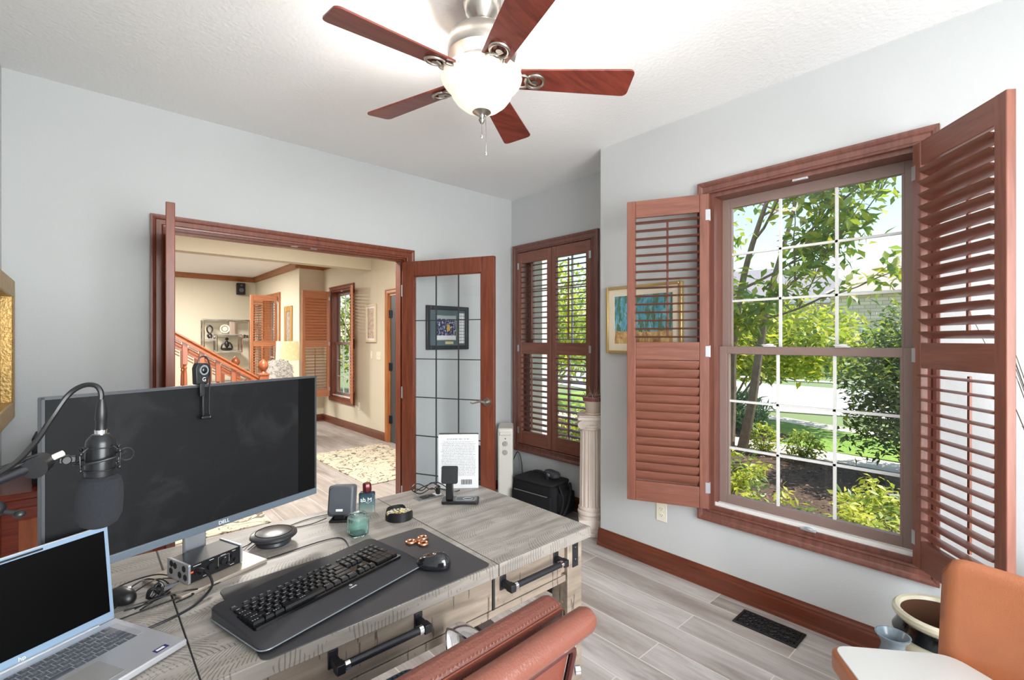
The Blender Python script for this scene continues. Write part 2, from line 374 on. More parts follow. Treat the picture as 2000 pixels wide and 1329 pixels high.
# casing made as mitred profile around an opening
CAS = [(0,0),(.022,0),(.024,.012),(.016,.020),(.016,.050),(.022,.058),(.026,.072),(.026,.085),(0,.085)]
def casing(parent, mat, org, ax, out, w, h, z0, sides='LRT', name='casing', cw=.068):
    """org: point on wall at opening's first corner (z=0); ax: along-wall unit; out: into room"""
    ax, out, org = Vector(ax), Vector(out), Vector(org); m = MB(); k = cw/.085
    def ring(pts_dirs):
        rings = []
        for p, d in pts_dirs: rings.append([m.b.verts.new(p+out*o+d*q*k) for o, q in CAS])
        n = len(CAS)
        for A, B in zip(rings, rings[1:]):
            for i in range(n): m.b.faces.new((A[i], A[(i+1) % n], B[(i+1) % n], B[i]))
        if len(rings) > 1 and not 'B' in sides: m.b.faces.new(rings[0]); m.b.faces.new(rings[-1][::-1])
    U = Vector((0,0,1))
    p = [(org+U*z0, -ax + (-U if 'B' in sides else Vector())), (org+U*(z0+h), -ax+U), (org+ax*w+U*(z0+h), ax+U), (org+ax*w+U*z0, ax+(-U if 'B' in sides else Vector()))]
    if 'B' in sides: p.append(p[0])
    ring(p); return m.build(name, mat, parent, smooth=False)

# ---------- windows: double hung, three by three grilles in each sash
def window(name, x, y0, y1, z0, z1, trim, trimy, depth=.14, cased=True, cl=CLAY):
    """in a wall whose room face is at x, room on the -x side"""
    r = sroot(name, (x, y0, z0)); W = y1-y0; H = z1-z0
    if cased: casing(r, trim, (0,0,0), (0,1,0), (-1,0,0), W, H, 0, 'LRTB')
    m = MB(); t = .022
    m.box(-.004, depth, 0, t, 0, H).box(-.004, depth, W-t, W, 0, H).box(-.004, depth, t, W-t, H-t, H).box(-.004, depth, t, W-t, 0, t)
    m.build('jamb', trim, r, smooth=False)
    m = MB(); m.box(.02, .032, t, W-t, t, t+.012).box(.05, .062, t, W-t, t, t+.012).box(.008,.014,t,W-t,t,t+.02); m.build('sill_track', WHITE, r, smooth=False)
    mid = H*.502; s = .042
    for nm, xa, a, b in (('upper_sash', .098, mid-.02, H-t), ('lower_sash', .062, t, mid+.025)):
        q = MB(); xb = xa+.032
        q.box(xa, xb, t, t+s, a, b).box(xa, xb, W-t-s, W-t, a, b).box(xa, xb, t+s, W-t-s, b-(.055 if nm[0] == 'u' else .042), b).box(xa, xb, t+s, W-t-s, a, a+(.038 if nm[0] == 'u' else .06))
        q.box(xa+.004, xb-.004, t+s, t+s+.012, a+.03, b-.03).box(xa+.004, xb-.004, W-t-s-.012, W-t-s, a+.03, b-.03)
        so = q.build(nm, cl, r, bevel=.002, smooth=False)
        ga, gb = a+(.038 if nm[0] == 'u' else .06), b-(.055 if nm[0] == 'u' else .042); ya, yb = t+s+.008, W-t-s-.008
        q = MB(); q.box(xa+.014, xa+.018, ya-.006, yb+.006, ga-.004, gb+.004); q.build('pane', PANE, so, smooth=False)
        q = MB()
        for i in (1, 2):
            yy = ya+(yb-ya)*i/3; zz = ga+(gb-ga)*i/3
            q.box(xa+.008, xa+.024, yy-.006, yy+.006, ga, gb).box(xa+.008, xa+.024, ya, yb, zz-.006, zz+.006)
        q.build('grille', WHITE, so, smooth=False)
    for f in (.32, .68):
        q = MB(); q.box(.052, .075, W*f-.03, W*f+.03, mid+.025, mid+.032).ball((.060, W*f, mid+.036), .014, (1,1.6,.5)).box(.045,.055,W*f-.01,W*f+.035,mid+.032,mid+.038); q.build('sash_lock', WHITE, r, bevel=.002)
    q = MB(); q.box(-.012, .006, W*.46-.035, W*.46+.035, .018, .028).ball((-.003, W*.46, .030), .012, (1, 1.8, .6)); q.build('magnet_catch', SILVER, r, bevel=.002)
    q = MB(); q.box(-.006, .008, W*.5-.035, W*.5+.035, H-.034, H-.022); q.build('magnet_catch', SILVER, r, bevel=.002)
    return r
window('window_1', 2.67, WY0, WY1, WZ0, WZ1, TRM_V, TRM_Y)
window('window_2', 3.04, AY0, AY1, .455, 2.235, TRM_V, TRM_Y)
window('window_3', 3.15, FY0, FY1, .46, 2.25, MAH_V, MAH_Y)
window('window_4', 2.74, LY0, LY1, .46, 2.25, OAK, OAK_Y)

# ---------- plantation shutters
def louvers(w0, w1, z0, z1, n, tilt, wid=.062, rodside=-1):
    m = MB(); p = (z1-z0)/n
    for i in range(n):
        z = z0+p*(i+.5); prof = [(-wid/2, 0), (-wid*.3, .0042), (0, .0058), (wid*.3, .0042), (wid/2, 0), (wid*.3, -.0042), (0, -.0058), (-wid*.3, -.0042)]
        c, s = math.cos(tilt), math.sin(tilt)
        A = [m.b.verts.new((w0, a*c-b*s, z+a*s+b*c)) for a, b in prof]; B = [m.b.verts.new((w1, a*c-b*s, z+a*s+b*c)) for a, b in prof]
        for k in range(8): m.b.faces.new((A[k], A[(k+1) % 8], B[(k+1) % 8], B[k]))
        m.b.faces.new(A[::-1]); m.b.faces.new(B)
    return m
def shutter(label, loc, rz, w, h, tu, tl, mat=SHUT, nu=15, nl=14, rod=1, group=None, midz=None, stile=.05, name='shutter'):
    """local x runs from hinge to free edge, louvres turn about x"""
    r = thing(name, label, 'shutter', loc, rz, group); th = .0145
    mz = midz or h*.50; br, tr, mr = .12, .10, .105; za, zb = br, mz-mr/2; zc, zd = mz+mr/2, h-tr
    for a, b in ((0, stile), (w-stile, w)): MB().box(a, b, -th, th, 0, h).build('stile', wood_v(mat), r, bevel=.003)
    for nm, a, b in (('bottom_rail', 0, br), ('middle_rail', zb, zc), ('top_rail', zd, h)): MB().box(stile, w-stile, -th*.85, th*.85, a, b).build(nm, mat, r, bevel=.002)
    louvers(stile+.001, w-stile-.001, zc+.006, zd-.006, nu, tu).build('upper_louvers', mat, r)
    louvers(stile+.001, w-stile-.001, za+.006, zb-.006, nl, tl).build('lower_louvers', mat, r)
    for nm, a, b, t in (('tilt_rod', zc+.03, zd-.02, tu), ('tilt_rod', za+.03, zb-.02, tl)):
        yy = rod*(.031*abs(math.cos(t))+.008); q = MB(); q.box(w/2-.006, w/2+.006, yy-.005, yy+.005, a, b); q.build(nm, wood_v(mat), r, bevel=.002)
    for z in (.12, h/2, h-.12):
        q = MB(); q.cyl((-.004, 0, z-.032), (-.004, 0, z+.032), .004, seg=8).box(-.003, .018, -th-.0015, -th+.001, z-.03, z+.03).box(-.003, .018, th-.001, th+.0015, z-.03, z+.03); q.build('hinge', SILVER, r, smooth=False)
    return r
def wood_v(mat): return {'shutter_wood': SHUT_V, 'honey_shutter_wood': OAKSH_V}.get(mat.name, mat)
SHUT_V = wood('shutter_wood_vertical', rgb(112,65,50), rgb(140,86,69), 2, .4)
OAKSH_V = wood('honey_shutter_wood_vertical', rgb(168,105,72), rgb(196,130,92), 2, .4)
LH = 1.785
def ang(a, b): return math.atan2(b[1]-a[1], b[0]-a[0])
shutter('open brown louvred shutter left of the large window, top slats level and lower slats closed', (2.636, 1.262, WZ0+.008), ang((2.63,1.252),(2.433,1.659)), .455, LH, .03, 1.18, rod=-1)
shutter('open brown louvred shutter swung out at the right edge of the large window', (2.636, .358, WZ0+.008), ang((2.63,.358),(2.26,.064)), .468, LH, -.5, -.05, nu=14, rod=1)
shutter('closed left shutter of the alcove window beside the white heater', (3.03, AY1-.004, .462), -PI/2, .427, LH-.02, .10, .12, rod=-1)
shutter('closed right shutter of the alcove window behind the white column', (3.03, AY0+.004, .462), PI/2, .427, LH-.02, -.10, -.12, rod=1)
shutter('reddish shutter facing the room beside the far foyer window, upper slats closed', (3.11, FY1, .468), PI, .45, LH-.01, .9, .0, OAKSH, rod=-1)
shutter('narrow edge-on shutter at the right side of the far foyer window', (3.12, FY0, .468), ang((3.11,7.25),(2.945,6.83)), .43, LH-.01, .35, .35, OAKSH, rod=1)
shutter('honey-coloured shutter in the far living room lit from behind by its window', (2.70, LY0, .468), PI, .46, LH-.01, .05, .05, OAKSH, rod=-1)
shutter('far edge-on shutter beside the glass etagere in the living room', (2.70, LY1, .468), ang((2.7,10.56),(2.625,10.99)), .45, LH-.01, .1, .1, OAKSH, rod=1)

# ---------- french doors
d = sroot('trim_5', (OPL, 3.39, 0))
casing(d, MAH_V, (0,0,0), (1,0,0), (0,-1,0), OPR-OPL, OPH, 0)
casing(d, MAH_V, (0,.14,0), (1,0,0), (0,1,0), OPR-OPL, OPH, 0)
m = MB(); W = OPR-OPL
m.box(0, .010, 0, .14, 0, OPH).box(W-.010, W, 0, .14, 0, OPH).box(.010, W-.010, 0, .14, OPH-.010, OPH).box(.010, .018, .05, .10, 0, OPH-.010).box(W-.018, W-.010, .05, .10, 0, OPH-.010).box(.018, W-.018, .05, .10, OPH-.018, OPH-.010)
m.build('door_frame', MAH_V, d, smooth=False)
for xx in (.70, .83):
    q = MB(); q.box(xx, xx+.045, .02, .045, OPH-.012, OPH-.008); q.build('strike_plate', SILVER, d, smooth=False)
def french(name, hinge, rz, w=.79, h=2.025, flip=1):
    r = sroot(name, (*hinge, .008), rz); th = .0175; st = .105; tr = .115; brl = .24
    m = MB(); m.box(0, st, -th, th, 0, h).box(w-st, w, -th, th, 0, h).box(st, w-st, -th, th, h-tr, h).box(st, w-st, -th, th, 0, brl)
    m.box(st, st+.008, -.010, .010, brl, h-tr).box(w-st-.008, w-st, -.010, .010, brl, h-tr).box(st+.008, w-st-.008, -.010, .010, h-tr-.008, h-tr).box(st+.008, w-st-.008, -.010, .010, brl, brl+.008)
    m.build('stiles_and_rails', MAH_V, r, bevel=.003)
    m = MB(); m.box(st+.005, w-st-.005, -.003, .003, brl+.005, h-tr-.005); m.build('glass', PANE_D, r, smooth=False)
    m = MB()
    for i in (1, 2): xx = st+(w-2*st)*i/3; m.box(xx-.0035, xx+.0035, -.005, .005, brl, h-tr)
    for zz in (1.563, 1.265, .967, .668, .37): m.box(st, w-st, -.005, .005, zz-.0035, zz+.0035)
    m.build('leading', M('dark_lead', rgb(52,54,56), .5), r, smooth=False)
    for s in (-1, 1):
        q = MB(); xk = w-.052; q.cyl((xk, s*th, .96), (xk, s*(th+.012), .96), .031, seg=28).cyl((xk, s*(th+.012), .96), (xk, s*(th+.045), .96), .011)
        q.tube([(xk, s*(th+.045), .96), (xk-.03, s*(th+.048), .968), (xk-.065, s*(th+.045), .960), (xk-.10, s*(th+.042), .950), (xk-.118, s*(th+.04), .956)], [.010, .009, .007, .0055, .005], 10, smooth=4)
        q.build('lever_handle', NICKEL, r)
    for zz in (.22, 1.0, 1.80):
        q = MB(); q.cyl((-.002, -th, zz-.045), (-.002, -th, zz+.045), .006, seg=8); q.build('hinge', SILVER, r)
    return r
french('door_1', (OPL+.022, 3.370), ang((.368,3.37),(.283,2.57)))
french('door_2', (OPR-.030, 3.370), ang((1.875,3.370),(2.222,2.665)))

# ---------- front door of the foyer
d = sroot('door_3', (3.15, DY0, 0)); W = DY1-DY0
casing(d, OAK, (0,0,0), (0,1,0), (-1,0,0), W, DH, 0)
m = MB(); m.box(0, .14, 0, .03, 0, DH).box(0, .14, W-.03, W, 0, DH).box(0, .14, .03, W-.03, DH-.03, DH); m.build('door_frame', OAK, d, smooth=False)
DG = M('charcoal_door_paint', rgb(62,64,68), .4)
m = MB(); m.box(.012, .05, .03, W-.03, .01, .55).box(.012, .05, .03, .19, .55, DH-.03).box(.012, .05, W-.19, W-.03, .55, DH-.03).box(.012, .05, .19, W-.19, DH-.22, DH-.03)
m.box(.004, .012, .20, .28, .15, .48).box(.004, .012, W-.28, W-.20, .15, .48)
m.build('door_slab', DG, d, bevel=.003)
m = MB(); y0, y1 = .19, W-.19; n = 14; arc = [((y0+y1)/2+(y1-y0)/2*math.cos(a), DH-.42+.2*math.sin(a)) for a in [PI*i/n for i in range(n+1)]]
m.tube([(.010, y0, .56)]+[(.010, y0, DH-.42)]+[(.010, y, z) for y, z in arc[::-1]]+[(.010, y1, .56), (.010, y0, .56)], .013, 8)
m.build('arched_moulding', DG, d)
m = MB(); m.box(.028, .034, .19, W-.19, .55, DH-.22); m.build('glass', M('frosted_door_glass', rgb(214,226,224), .25, trans=.9), d, smooth=False)
m = MB()
for z in (.9, 1.25, 1.6): m.box(.024, .028, .19, W-.19, z-.004, z+.004)
for y in (.35, .6): m.box(.024, .028, y-.004, y+.004, .55, DH-.24)
m.build('leading', IRON, d, smooth=False)
for z in (.32, 1.05, 1.78):
    q = MB(); q.box(.0, .012, W-.075, W-.03, z-.05, z+.05).cyl((-.004, W-.030, z-.055), (-.004, W-.030, z+.055), .009); q.build('hinge', IRON, d, smooth=False)
q = MB(); q.cyl((.012,.09,.98),(-.03,.09,.98),.02).ball((-.04,.09,.98),.03); q.build('door_knob', IRON, d)

# ============================================================ CEILING FAN
HX, HY = 1.143, 1.447
fan = thing('ceiling_fan', 'five-blade ceiling fan with reddish wood blades and lit white glass bowl', 'ceiling fan', (HX, HY, 2.75))
MB().lathe([(0,0),(.072,0),(.076,-.012),(.073,-.045),(.060,-.075),(.044,-.092),(.040,-.100),(.034,-.104),(.0,-.104)], 40).build('canopy', NICKEL, fan)
MB().lathe([(0,-.09),(.024,-.10),(.027,-.112),(.022,-.124),(.0,-.13)], 24).cyl((0,0,-.12),(0,0,-.15),.013).build('ball_joint', IRON, fan)
MB().lathe([(0,-.125),(.055,-.128),(.095,-.142),(.122,-.165),(.135,-.195),(.137,-.215),(.130,-.238),(.104,-.256),(.098,-.262),(.098,-.275),(.085,-.282),(.0,-.282)], 48).build('motor_housing', NICKEL, fan)
MB().lathe([(0,-.275),(.088,-.278),(.092,-.292),(.070,-.300),(.066,-.310),(.0,-.312)], 40).build('switch_housing', NICKEL, fan)
g = G('fan_bowl_glass'); X, Y, Z = g.xyz(); nn = g.noise(g.map((3,3,9)), 5, 3, .5, 1.5)
g.color(g.ramp(nn, (.3, rgb(236,230,216)), (.7, rgb(250,246,238)))); g.set(Roughness=.3, Transmission_Weight=.0, Emission_Strength=.27); g.b.inputs['Emission Color'].default_value = rgb(255,246,226)
bowl = MB().lathe([(.136,-.298),(.146,-.302),(.154,-.310),(.156,-.322),(.152,-.335),(.142,-.349),(.128,-.361),(.121,-.372),(.114,-.390),(.098,-.412),(.072,-.433),(.040,-.447),(.022,-.450),(.0,-.451)], 56)
bowl.build('glass_bowl', g.m, fan)
fin = MB().lathe([(0,-.444),(.034,-.446),(.036,-.450),(.024,-.458),(.012,-.464),(.009,-.474),(.013,-.480),(.009,-.488),(.005,-.494),(0,-.498)], 24).build('finial', NICKEL, fan)
for dx, L in ((-.009, .10), (.012, .16)):
    MB().tube([(dx,-.01,-.45),(dx,-.012,-.45-L)], .0013, 6).ball((dx,-.012,-.45-L), .004, (1,1,1.8), 8).build('pull_chain', CHROME, fan)
FBL = wood('fan_blade_wood', rgb(98,38,28), rgb(144,66,50), 0, .35, .8, .2)
for a in (-38.5, 33.5, 105.5, 177.5, 249.5):
    am = T(rot=(0,0,math.radians(a)))
    pts = []; r0, r1, w0, w1, rc = .150, .585, .050, .069, .022
    pts += [(r0, -w0), (r1-rc, -w1)]
    for i in range(1, 5): t = -PI/2+PI/2*i/4; pts.append((r1-rc+rc*math.cos(t), -w1+rc+rc*math.sin(t)))
    for i in range(0, 5): t = PI/2*i/4; pts.append((r1-rc+rc*math.cos(t), w1-rc+rc*math.sin(t)))
    pts += [(r0, w0), (r0-.02, w0-.02), (r0-.02, -w0+.02)]
    MB().prism(pts, -.0035, .0035, mat=T((0,0,-.318)) @ am @ T(rot=(math.radians(-12),0,0))).build('blade', FBL, fan, bevel=.001)
    m = MB(); q = []
    bl = T((0,0,-.318)) @ am @ T(rot=(math.radians(-12),0,0))
    def tr(p): return tuple(bl @ Vector(p))
    m.tube([tr((.080,0,.045)), tr((.105,0,.030)), tr((.14,.012,-.006))], .009, 8, smooth=4)
    m.tube([tr((.205+.035*math.cos(t), .033*math.sin(t), -.008)) for t in [2*PI*i/20 for i in range(20)]], .0065, 8, closed=True)
    m.tube([tr((.095,0,.034)), tr((.14,-.03,-.006)), tr((.17,-.028,-.009)), tr((.185,0,-.009)), tr((.21,.014,-.009))], .006, 8, smooth=5)
    m.tube([tr((.095,0,.034)), tr((.14,.03,-.006)), tr((.175,.026,-.009))], .006, 8, smooth=5)
    m.cyl(tr((.205,0,-.004)), tr((.205,0,-.014)), .012)
    m.build('blade_iron', NICKEL, fan)

# ============================================================ DESK
DX0, DX1, DF, DB, DZ = -.262, 1.335, 1.067, 1.852, .76
desk = thing('desk', 'long grey-brown sawn wood writing desk with dark iron straps and three drawers', 'desk', (DX0, DF, 0))
XL, XM1, XM2, XR = 0, .430, 1.170, DX1-DX0; DEP = DB-DF
for a, b in ((XL, XM1-.0015), (XM1+.0015, XM2-.0015), (XM2+.0015, XR)):
    MB().box(a, b, 0, DEP, .7225, DZ).build('top_panel', DTOP, desk, bevel=.002)
m = MB()
m.box(.02, XR-.02, .045, .065, .612, .7225).box(.02, XR-.02, DEP-.06, DEP-.04, .60, .7225).box(.02, .04, .065, DEP-.06, .60, .7225).box(XR-.04, XR-.02, .065, DEP-.06, .60, .7225)
m.box(.04, XR-.04, .065, DEP-.06, .612, .622)
m.build('apron', DEDGE, desk, smooth=False)
MB().box(.09, XR-.1, .030, .07, .588, .610).build('front_rail', DEDGE, desk, bevel=.002)
def drawer(a, b, nm='drawer', hl=.24, out=.028):
    o = MB().box(a, b, out, .045, .615, .7215).build(nm, DEDGE, desk, bevel=.0015); c = (a+b)/2; z = .683
    h = MB().cyl((c-hl/2+.012, out-.040, z), (c+hl/2-.012, out-.040, z), .0095, seg=16)
    for s in (-1, 1):
        x = c+s*hl/2
        h.box(x-.012, x+.012, out-.004, out, z-.020, z+.022).box(x-.008, x+.008, out-.030, out-.003, z-.010, z+.010).box(x-.010, x+.010, out-.052, out-.028, z-.011, z+.011)
    h.build('handle', IRON, o, bevel=.0015)
    for s in (-1, 1): MB().cyl((c+s*(hl/2-.022), out-.040, z), (c+s*(hl/2-.011), out-.040, z), .0112, seg=16).build('handle_collar', CHROME, o)
drawer(.095, .425); drawer(.437, XM2-.004, hl=.225); drawer(XM2+.008, XR-.125, hl=.235)
m = MB().box(XM2+.001, XM2+.008, .03, .05, .61, .722).box(XM1-.005, XM1+.005, .03, .05, .61, .722); m.build('drawer_gap', BLACKM, desk, smooth=False)
for xg in (XM1, XM2): MB().box(xg-.0016, xg+.0016, .001, DEP-.001, .724, DZ-.0012).build('panel_joint', BLACKM, desk, smooth=False)
for x0 in (.015, XR-.09):
    for y0 in (.030, DEP-.105):
        lg = MB().box(x0, x0+.075, y0, y0+.075, 0, .7225).build('leg', DEDGE, desk, bevel=.003)
        if y0 < .1:
            s = MB().box(x0+.024, x0+.052, y0-.003, y0+.001, .625, .718).build('iron_strap', M('iron_strap_black', rgb(44,44,48), .5, .5), lg, smooth=False)
            for z in (.650, .692): MB().ball((x0+.038, y0-.003, z), .0075, (1,.6,1), 12).build('bolt_head', IRON, lg)
DK = M('dark_stained_wood', rgb(56,44,38), .5, bump=.1)
for x0 in (.03, XR-.075):
    for a, b in ((.12, .17), (.50, .60)): MB().box(x0, x0+.04, .105, DEP-.105, a, b).build('side_stretcher', DK, desk, bevel=.002)
    s = 1 if x0 < .5 else -1; xa = x0+.02
    MB().prism([(0,0),(.045,0),(.045,.5),(0,.5)], 0, .03, T((xa, .35, .15), (PI/2, 0, 0)) @ T(rot=(0,0,-s*.75))).build('brace', DK, desk)
MB().box(.05, XR-.05, DEP/2-.02, DEP/2+.02, .125, .165).build('long_stretcher', DK, desk, bevel=.002)
# pop-up power strip set in the top
po = thing('desk_power_outlet', 'flat grey power and usb outlet plate set in the desk top behind the phone stand', 'outlet', (1.078, 1.722, DZ))
MB().box(-.058, .058, -.028, .028, -.001, .003).build('plate', M('outlet_plate_grey', rgb(120,120,122), .35, .5), po, bevel=.001)
MB().box(-.038, -.005, -.015, .013, .003, .006).build('flap', BLACK, po, bevel=.001)
MB().box(.002, .020, -.013, .012, .003, .0045).build('usb_port', IRON, po, smooth=False)
MB().box(.026, .052, -.016, .016, .003, .006).build('socket', M('socket_white', rgb(222,222,222), .4), po, bevel=.001)
cc = tag(MB().tube([(1.118,1.715,.80),(1.118,1.72,.775),(1.10,1.735,.79),(1.06,1.76,.768),(1.035,1.79,.785),(1.07,1.80,.80),(1.12,1.77,.772),(1.15,1.765,.785),(1.17,1.78,.768),(1.14,1.80,.79),(1.08,1.775,.775),(1.045,1.765,.79),(1.055,1.80,.768),(1.11,1.805,.78),(1.16,1.79,.790),(1.185,1.75,.772),(1.17,1.72,.768),(1.14,1.735,.78),(1.19,1.70,.765),(1.22,1.70,.764)], .0022, 6, smooth=6).build('coiled_cable', BLACK), 'tangled thin black cable coiled on the desk behind the phone stand', 'cable')
MB().box(-.006,.006,-.008,.008,-.012,.016).build('plug', BLACK, cc, loc=(1.118,1.715,.776))

# desk mat
def rrect(x0, x1, y0, y1, r, n=5):
    p = []
    for cx, cy, a in ((x1-r, y0+r, -PI/2), (x1-r, y1-r, 0), (x0+r, y1-r, PI/2), (x0+r, y0+r, PI)):
        for i in range(n+1): t = a+PI/2*i/n; p.append((cx+r*math.cos(t), cy+r*math.sin(t)))
    return p
MAT = M('desk_mat_leather', rgb(56,54,56), .5, bump=.15, bscale=500)
tag(MB().prism(rrect(-.308, .308, -.193, .193, .02), 0, .0025).build('desk_mat', MAT, loc=(.575, 1.262, DZ), rot=(0,0,.02), bevel=.0008), 'dark grey leather-look desk mat under the black keyboard and mouse', 'desk mat')
MZ = DZ+.0026
# keyboard
KB = thing('keyboard', 'full-size black ergonomic wireless keyboard with palm rest on the desk mat', 'keyboard', (.474, 1.250, MZ+.003), math.radians(14.3))
KBM = M('keyboard_body', rgb(40,40,44), .35); KEYM = M('keycap_black', rgb(20,20,22), .3)
def kb_outline(x0, x1, y0, y1, bow):
    r = rrect(x0, x1, y0, y1, .022, 6); out = []
    for x, y in r:
        t = (y-y0)/(y1-y0); k = 1-((x/(x1-x0))*2)**2
        out.append((x, y-bow*k*(1-t)))
    return out
def loft(name, rings, mat, parent, **k):
    m = MB(); R_ = [[m.b.verts.new(v) for v in r] for r in rings]; n = len(R_[0])
    for A, B in zip(R_, R_[1:]):
        for i in range(n): m.b.faces.new((A[i], A[(i+1) % n], B[(i+1) % n], B[i]))
    m.b.faces.new(R_[0][::-1]); m.b.faces.new(R_[-1]); return m.build(name, mat, parent, **k)
def subdiv_outline(p, n=6):
    q = []
    for i in range(len(p)):
        a, b = p[i], p[(i+1) % len(p)]; L = math.dist(a, b); k = max(1, int(L/.03))
        for j in range(k): q.append((a[0]+(b[0]-a[0])*j/k, a[1]+(b[1]-a[1])*j/k))
    return q
o1 = subdiv_outline(rrect(-.237, .237, -.117, .117, .022, 6))
def kz(y): return .010 + (.012 if y > -.05 else .012*(y+.117)/.067) + max(0, y+.05)*.05
rings = [[(x*.985, y*.98, 0) for x, y in o1], [(x, y, .004) for x, y in o1], [(x, y, kz(y)-.003) for x, y in o1], [(x*.985, y*.965, kz(y)) for x, y in o1]]
loft('body', rings, KBM, KB)
MB().tube([(x*1.002, y*1.002, .0055) for x, y in o1], .0016, 6, closed=True).build('edge_trim', M('keyboard_edge_trim', rgb(120,128,132), .25), KB)
MB().prism(rrect(-.216, .212, -.050, .078, .006), .0155, .0235).build('key_bed', BLACKG, KB)
def keycap(w, d, h=.007):
    m = MB(); a = m.b.verts; b0 = [a.new((x*w/2, y*d/2, 0)) for x, y in ((-1,-1),(1,-1),(1,1),(-1,1))]; t0 = [a.new((x*(w/2-.0022), y*(d/2-.0018)+.0004, h)) for x, y in ((-1,-1),(1,-1),(1,1),(-1,1))]
    m.b.faces.new(b0[::-1]); m.b.faces.new(t0)
    for i in range(4): m.b.faces.new((b0[i], b0[(i+1) % 4], t0[(i+1) % 4], t0[i]))
    return m
KC = {}; KN = [0]
LEG = M('key_legend', rgb(205,205,205), .5); LEGK = M('key_legend_dim', rgb(128,128,128), .5)
def key(parent, x, y, z, w=1, d=1, P=.0187, mat=KEYM, h=.007, sl=0, leg=None):
    k = (round(w,2), round(d,2), P, h, mat.name)
    if k not in KC:
        KC[k] = keycap(P*w-.0014, P*d-.0014, h); o = KC[k].build('key', mat, parent); KC[k] = o.data
        o.data.materials.append(LEGK)
        bm = bmesh.new(); bm.from_mesh(o.data)
        s = P*.085
        for cx in ((-.1, .12) if w < 1.3 else (-.5, -.2, .1)):
            vs = [bm.verts.new((cx*P+a*s, b*s*1.3+P*.1, h+.0002)) for a, b in ((-1,-1),(1,-1),(1,1),(-1,1))]; f = bm.faces.new(vs); f.material_index = 1
        bm.to_mesh(o.data); bm.free()
    else:
        o = D.objects.new('key', KC[k]); COL.objects.link(o); o.parent = parent
    o.location = (x, y, z); o.rotation_euler = (sl, 0, 0)
    return o
P = .0187; kx0 = -.213; ky = .0655
rows = [  # (y offset rows, list of (width), start)
 (0, [1,.5,1,1,1,1,.5,1,1,1,1,.5,1,1,1,1], .55),
 (1.0, [1]*13+[2], 1), (2, [1.5]+[1]*12+[1.5], 1), (3, [1.75]+[1]*11+[2.25], 1), (4, [2.25]+[1]*10+[2.75], 1), (5, [1.5,1.2,1.3,5.8,1.3,1.2,1.2,1.5], 1)]
KEYS = []
for r, ws, dd in rows:
    x = kx0; yy = ky-r*P*.98-(.002 if r else 0)
    for i, wq in enumerate(ws):
        if not (r == 0 and wq == .5): KEYS.append((x+wq*P/2, yy, wq, dd))
        x += wq*P
nx = kx0+15.25*P
for r in (0, 1, 2):
    for c in range(3): KEYS.append((nx+(c+.5)*P, ky-r*P*.98-(.002 if r else 0), 1, .55 if r == 0 else 1))
KEYS += [(nx+1.5*P, ky-4*P*.98-.002, 1, 1)]+[(nx+(c+.5)*P, ky-5*P*.98-.002, 1, 1) for c in range(3)]
px = nx+3.25*P
for r in (0, 1, 2, 3, 4, 5):
    for c in range(4):
        if r == 5 and c == 0: KEYS.append((px+P, ky-5*P*.98-.002, 2, 1)); continue
        if r == 5 and c == 1: continue
        if c == 3 and r in (3, 5): continue
        if c == 3 and r in (2, 4): KEYS.append((px+3.5*P, ky-(r+.5)*P*.98-.002, 1, 2)); continue
        KEYS.append((px+(c+.5)*P, ky-r*P*.98-(.002 if r else 0), 1, .55 if r == 0 else 1))
for i, (x, y, wq, dd) in enumerate(KEYS[:100]): key(KB, x, y, .0225, wq, dd)
if len(KEYS) > 100:
    m = MB()
    for x, y, wq, dd in KEYS[100:]: m.box(x-P*wq/2+.001, x+P*wq/2-.001, y-P*dd/2+.001, y+P*dd/2-.001, .0225, .029)
    tag(m.build('keys', KEYM, KB), kind='stuff')
text('logo_mark', 'G', .011, LEG, KB, (.02, -.068, .0236), (0,0,0)); text('logo_lettering', 'Logitech', .0062, LEG, KB, (.02, -.078, .0225), (0,0,0))
# mouse
MS = thing('computer_mouse', 'glossy black wireless mouse on the right of the desk mat', 'mouse', (.750, 1.176, MZ), math.radians(38))
rings = []
for k in range(9):
    t = k/8; zz = .041*math.sin(t*PI/2); s = math.cos(t*PI/2)**.55 if t < 1 else .02
    rings.append([((.035*s*(1-.10*math.cos(2*a)))*math.cos(a), .053*s*math.sin(a)-.006*t, zz*(1-.12*math.sin(a))) for a in [2*PI*i/28 for i in range(28)]])
loft('shell', rings, M('mouse_gloss', rgb(26,26,30), .12, coat=.5), MS, subsurf=1)
MB().cyl((-.004,.026,.027),(.004,.026,.027),.007, seg=16).build('scroll_wheel', GREYP, MS)
MB().box(-.0007,.0007,.030,.046,.014,.022).build('button_seam', BLACKM, MS)
# fidget spinner
COP = M('copper_finish', rgb(205,140,104), .25, .85)
FS = thing('fidget_spinner', 'copper-coloured three-lobed fidget spinner on the desk mat above the mouse', 'fidget spinner', (.808, 1.352, MZ), .25)
m = MB(); m.cyl((0,0,0),(0,0,.009),.0135, seg=24)
for k in range(3):
    a = 2*PI*k/3+.3; c = (.026*math.cos(a), .026*math.sin(a))
    m.tube([(c[0]+.0125*math.cos(t), c[1]+.0125*math.sin(t), .005) for t in [2*PI*i/24 for i in range(24)]], .0045, 8, closed=True)
    m.box(-.013,.013,-.006,.006,.001,.008, T(rot=(0,0,a)) @ T((.009,0,0)))
m.build('body', COP, FS)
for k in range(3):
    a = 2*PI*k/3+.3; MB().lathe([(.004,.001),(.0095,.001),(.0095,.006),(.004,.006),(.004,.001)], 20, (.026*math.cos(a), .026*math.sin(a), 0)).build('bearing', IRON, FS)
MB().cyl((0,0,.009),(0,0,.0115),.0095, seg=24).build('centre_cap', COP, FS, bevel=.001)
